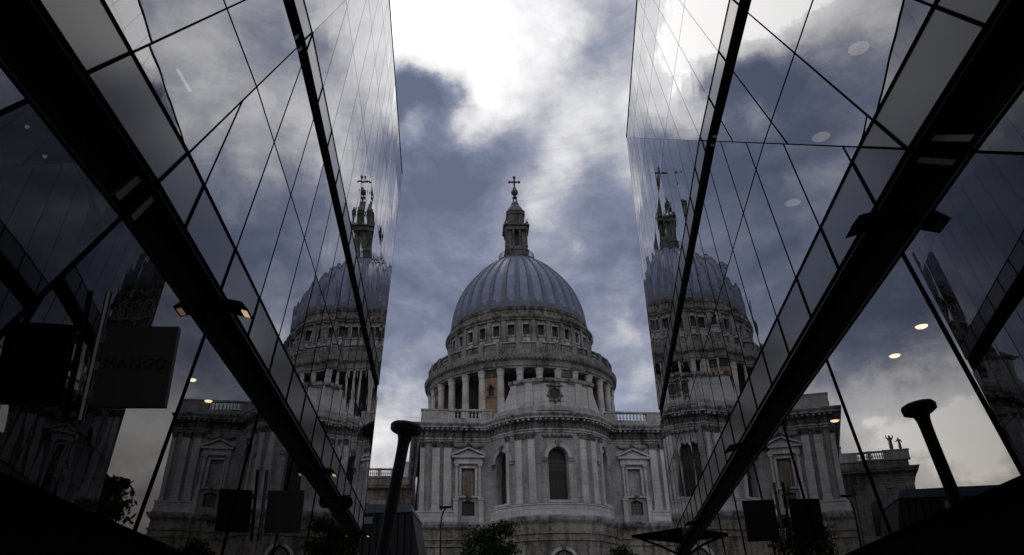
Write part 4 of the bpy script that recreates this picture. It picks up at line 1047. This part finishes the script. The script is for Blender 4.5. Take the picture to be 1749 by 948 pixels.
# ------------------------------------------------------------------ leaning post
FOOT = Vector((-7.72, 40.0, 0.12)); TOP = Vector((-5.836, 40.0, 12.463)); ax = (TOP - FOOT).normalized()
root = thing('leaning_post', FOOT, 'dark leaning metal post with a broad flat cap on the pavement', 'post')
b = MB(); q0 = FOOT + ax * .0
b.tube([FOOT, FOOT + ax * 2.0, FOOT + ax * 11.2, FOOT + ax * 11.8, FOOT + ax * 12.15, TOP + ax * .1], [.335, .33, .30, .305, .335, .46], 20); b.build('shaft', M['post'], root, 40)
b = MB(); T0 = TOP
b.tube([T0 - ax * .04, T0 + ax * .10, T0 + ax * .36, T0 + ax * .49, T0 + ax * .55], [.55, .82, .855, .78, .64], 11); b.build('cap', M['post'], root)

# ------------------------------------------------------------------ pavilion, street lamp, low building
root = thing('pavilion', (-9.0, 54, 0), 'dark clad pavilion with a blue-grey roof edge behind the leaning post', 'pavilion')
b = MB(); lo = [(-14, 52, 0.0), (-4.9, 52, 0.0), (-4.9, 58, 0.0), (-14, 58, 0.0)]; hi = [(-14, 52, 10.5), (-6.95, 52, 10.5), (-6.95, 57, 10.5), (-14, 57, 10.5)]; b.hexa(lo, hi); b.build('body', M['pavcl'], root)
b = MB(); b.hexa([(-14.1, 51.9, 10.5), (-6.9, 51.9, 10.5), (-6.9, 57.1, 10.5), (-14.1, 57.1, 10.5)], [(-14.1, 52.05, 11.15), (-7.1, 52.05, 11.02), (-7.1, 57, 11.02), (-14.1, 57, 11.15)]); b.build('roof_edge', M['pavroof'], root)
b = MB(); b.box((-9.85, 51.97, 10.05), (.34, 0, 0), (0, .04, 0), (0, 0, .22)); b.build('window', M['pavwin'], root)
b = MB()
for i in range(16): b.box((-13.7 + i * .45, 51.985, 5.2), (.02, 0, 0), (0, .03, 0), (0, 0, 5.2))
b.build('cladding_ribs', M['frame'], root)

root = thing('street_lamp', (-5.86, 60, 0), 'slender dark street lamp with a small flat head before the cathedral', 'street lamp')
b = MB(); b.tube([(-5.86, 60, 0), (-5.86, 60, 4), (-5.84, 60, 10.6)], [.11, .08, .06], 8); b.tube([(-5.84, 60, 10.6), (-5.82, 60, 11.3), (-5.68, 60, 11.85), (-5.45, 60, 12.08)], .055, 8); b.build('pole', M['post'], root)
b = MB(); b.box((-5.5, 60, 12.15), (.42, 0, .01), (0, .2, 0), (0, 0, .06)); b.build('lamp_head', M['post'], root)

root = thing('brick_building', (-34, 86, 0), 'low dark brick building beyond the leaning post, seen in the glass', 'building')
b = MB(); b.box((-34, 90, 5.6), (9.2, 0, 0), (0, 6, 0), (0, 0, 5.6)); b.build('wall', M['brick'], root)
b = MB(); b.hexa([(-43.5, 83.6, 11.2), (-24.5, 83.6, 11.2), (-24.5, 96.4, 11.2), (-43.5, 96.4, 11.2)], [(-42, 85.5, 12.6), (-26, 85.5, 12.6), (-26, 94.5, 12.6), (-42, 94.5, 12.6)]); b.build('roof', M['roof'], root)
for i in range(6):
    for z in (3.2, 7.4):
        b = MB(); b.box((-41 + i * 2.8, 83.98, z), (.55, 0, 0), (0, .05, 0), (0, 0, .95)); b.build('window', M['winglass'], root)

# ------------------------------------------------------------------ trees
def tree(x, y, h_, rad, label, nleaf, low=.35, seed=1):
    rnd = random.Random(seed); root = thing('tree', (x, y, 0), label, 'tree', 'trees in the churchyard')
    t = MB(); pts = [(x, y, 0), (x + .05, y, h_ * .3), (x - .05, y + .05, h_ * .6), (x, y, h_ * .88)]; t.tube(pts, [.22, .17, .10, .03], 8)
    tips = []
    for i in range(16):
        z0 = h_ * (low + .5 * i / 16); a = rnd.random() * 6.28; ln = rad * (.55 + .5 * rnd.random()) * (1 - .45 * i / 16)
        tip = Vector((x + math.cos(a) * ln, y + math.sin(a) * ln, z0 + ln * (.35 + .4 * rnd.random()))); tips.append(tip)
        t.tube([(x, y, z0), ((x + tip.x) / 2, (y + tip.y) / 2, z0 + (tip.z - z0) * .35), tip], [.07, .045, .015], 5)
    t.build('trunk', M['bark'], root)
    cl = tips + [Vector((x + rnd.gauss(0, rad * .3), y + rnd.gauss(0, rad * .3), h_ * (.62 + .34 * rnd.random()))) for _ in range(14)]
    c = MB()
    for i in range(nleaf):
        ce = rnd.choice(cl); sg = rad * .17
        p = ce + Vector((rnd.gauss(0, sg), rnd.gauss(0, sg), rnd.gauss(0, sg * .8)))
        if p.z > h_: p.z = h_ - rnd.random() * .3
        s_ = (.07 + .08 * rnd.random()) * max(1.0, rad / 2.4); u_ = Vector((rnd.gauss(0, 1), rnd.gauss(0, 1), rnd.gauss(0, .6))).normalized(); v_ = u_.orthogonal().normalized(); v_ = (Matrix.Rotation(rnd.random() * 6.28, 3, u_) @ v_)
        w2 = u_.cross(v_); c.add([p - v_ * s_ * 1.5, p + w2 * s_ * .7, p + v_ * s_ * 1.5, p - w2 * s_ * .7], [(0, 1, 2, 3)])
    c.build('crown', M['leaf'], root)
tree(-2.3, 62, 11.2, 2.3, 'bushy dark green tree standing before the curved apse', 5200, .40, 3)
tree(7.6, 64, 9.6, 1.7, 'low dark green tree beside the dark canopy blade', 3000, .4, 5)
tree(-9.6, 47.5, 6.6, 1.7, 'leafy dark tree at the foot of the dark pavilion', 2600, .3, 8)
tree(19.0, 66, 14.2, 4.6, 'broad dark tree beyond the glass, seen only as a reflection', 9000, .4, 11)
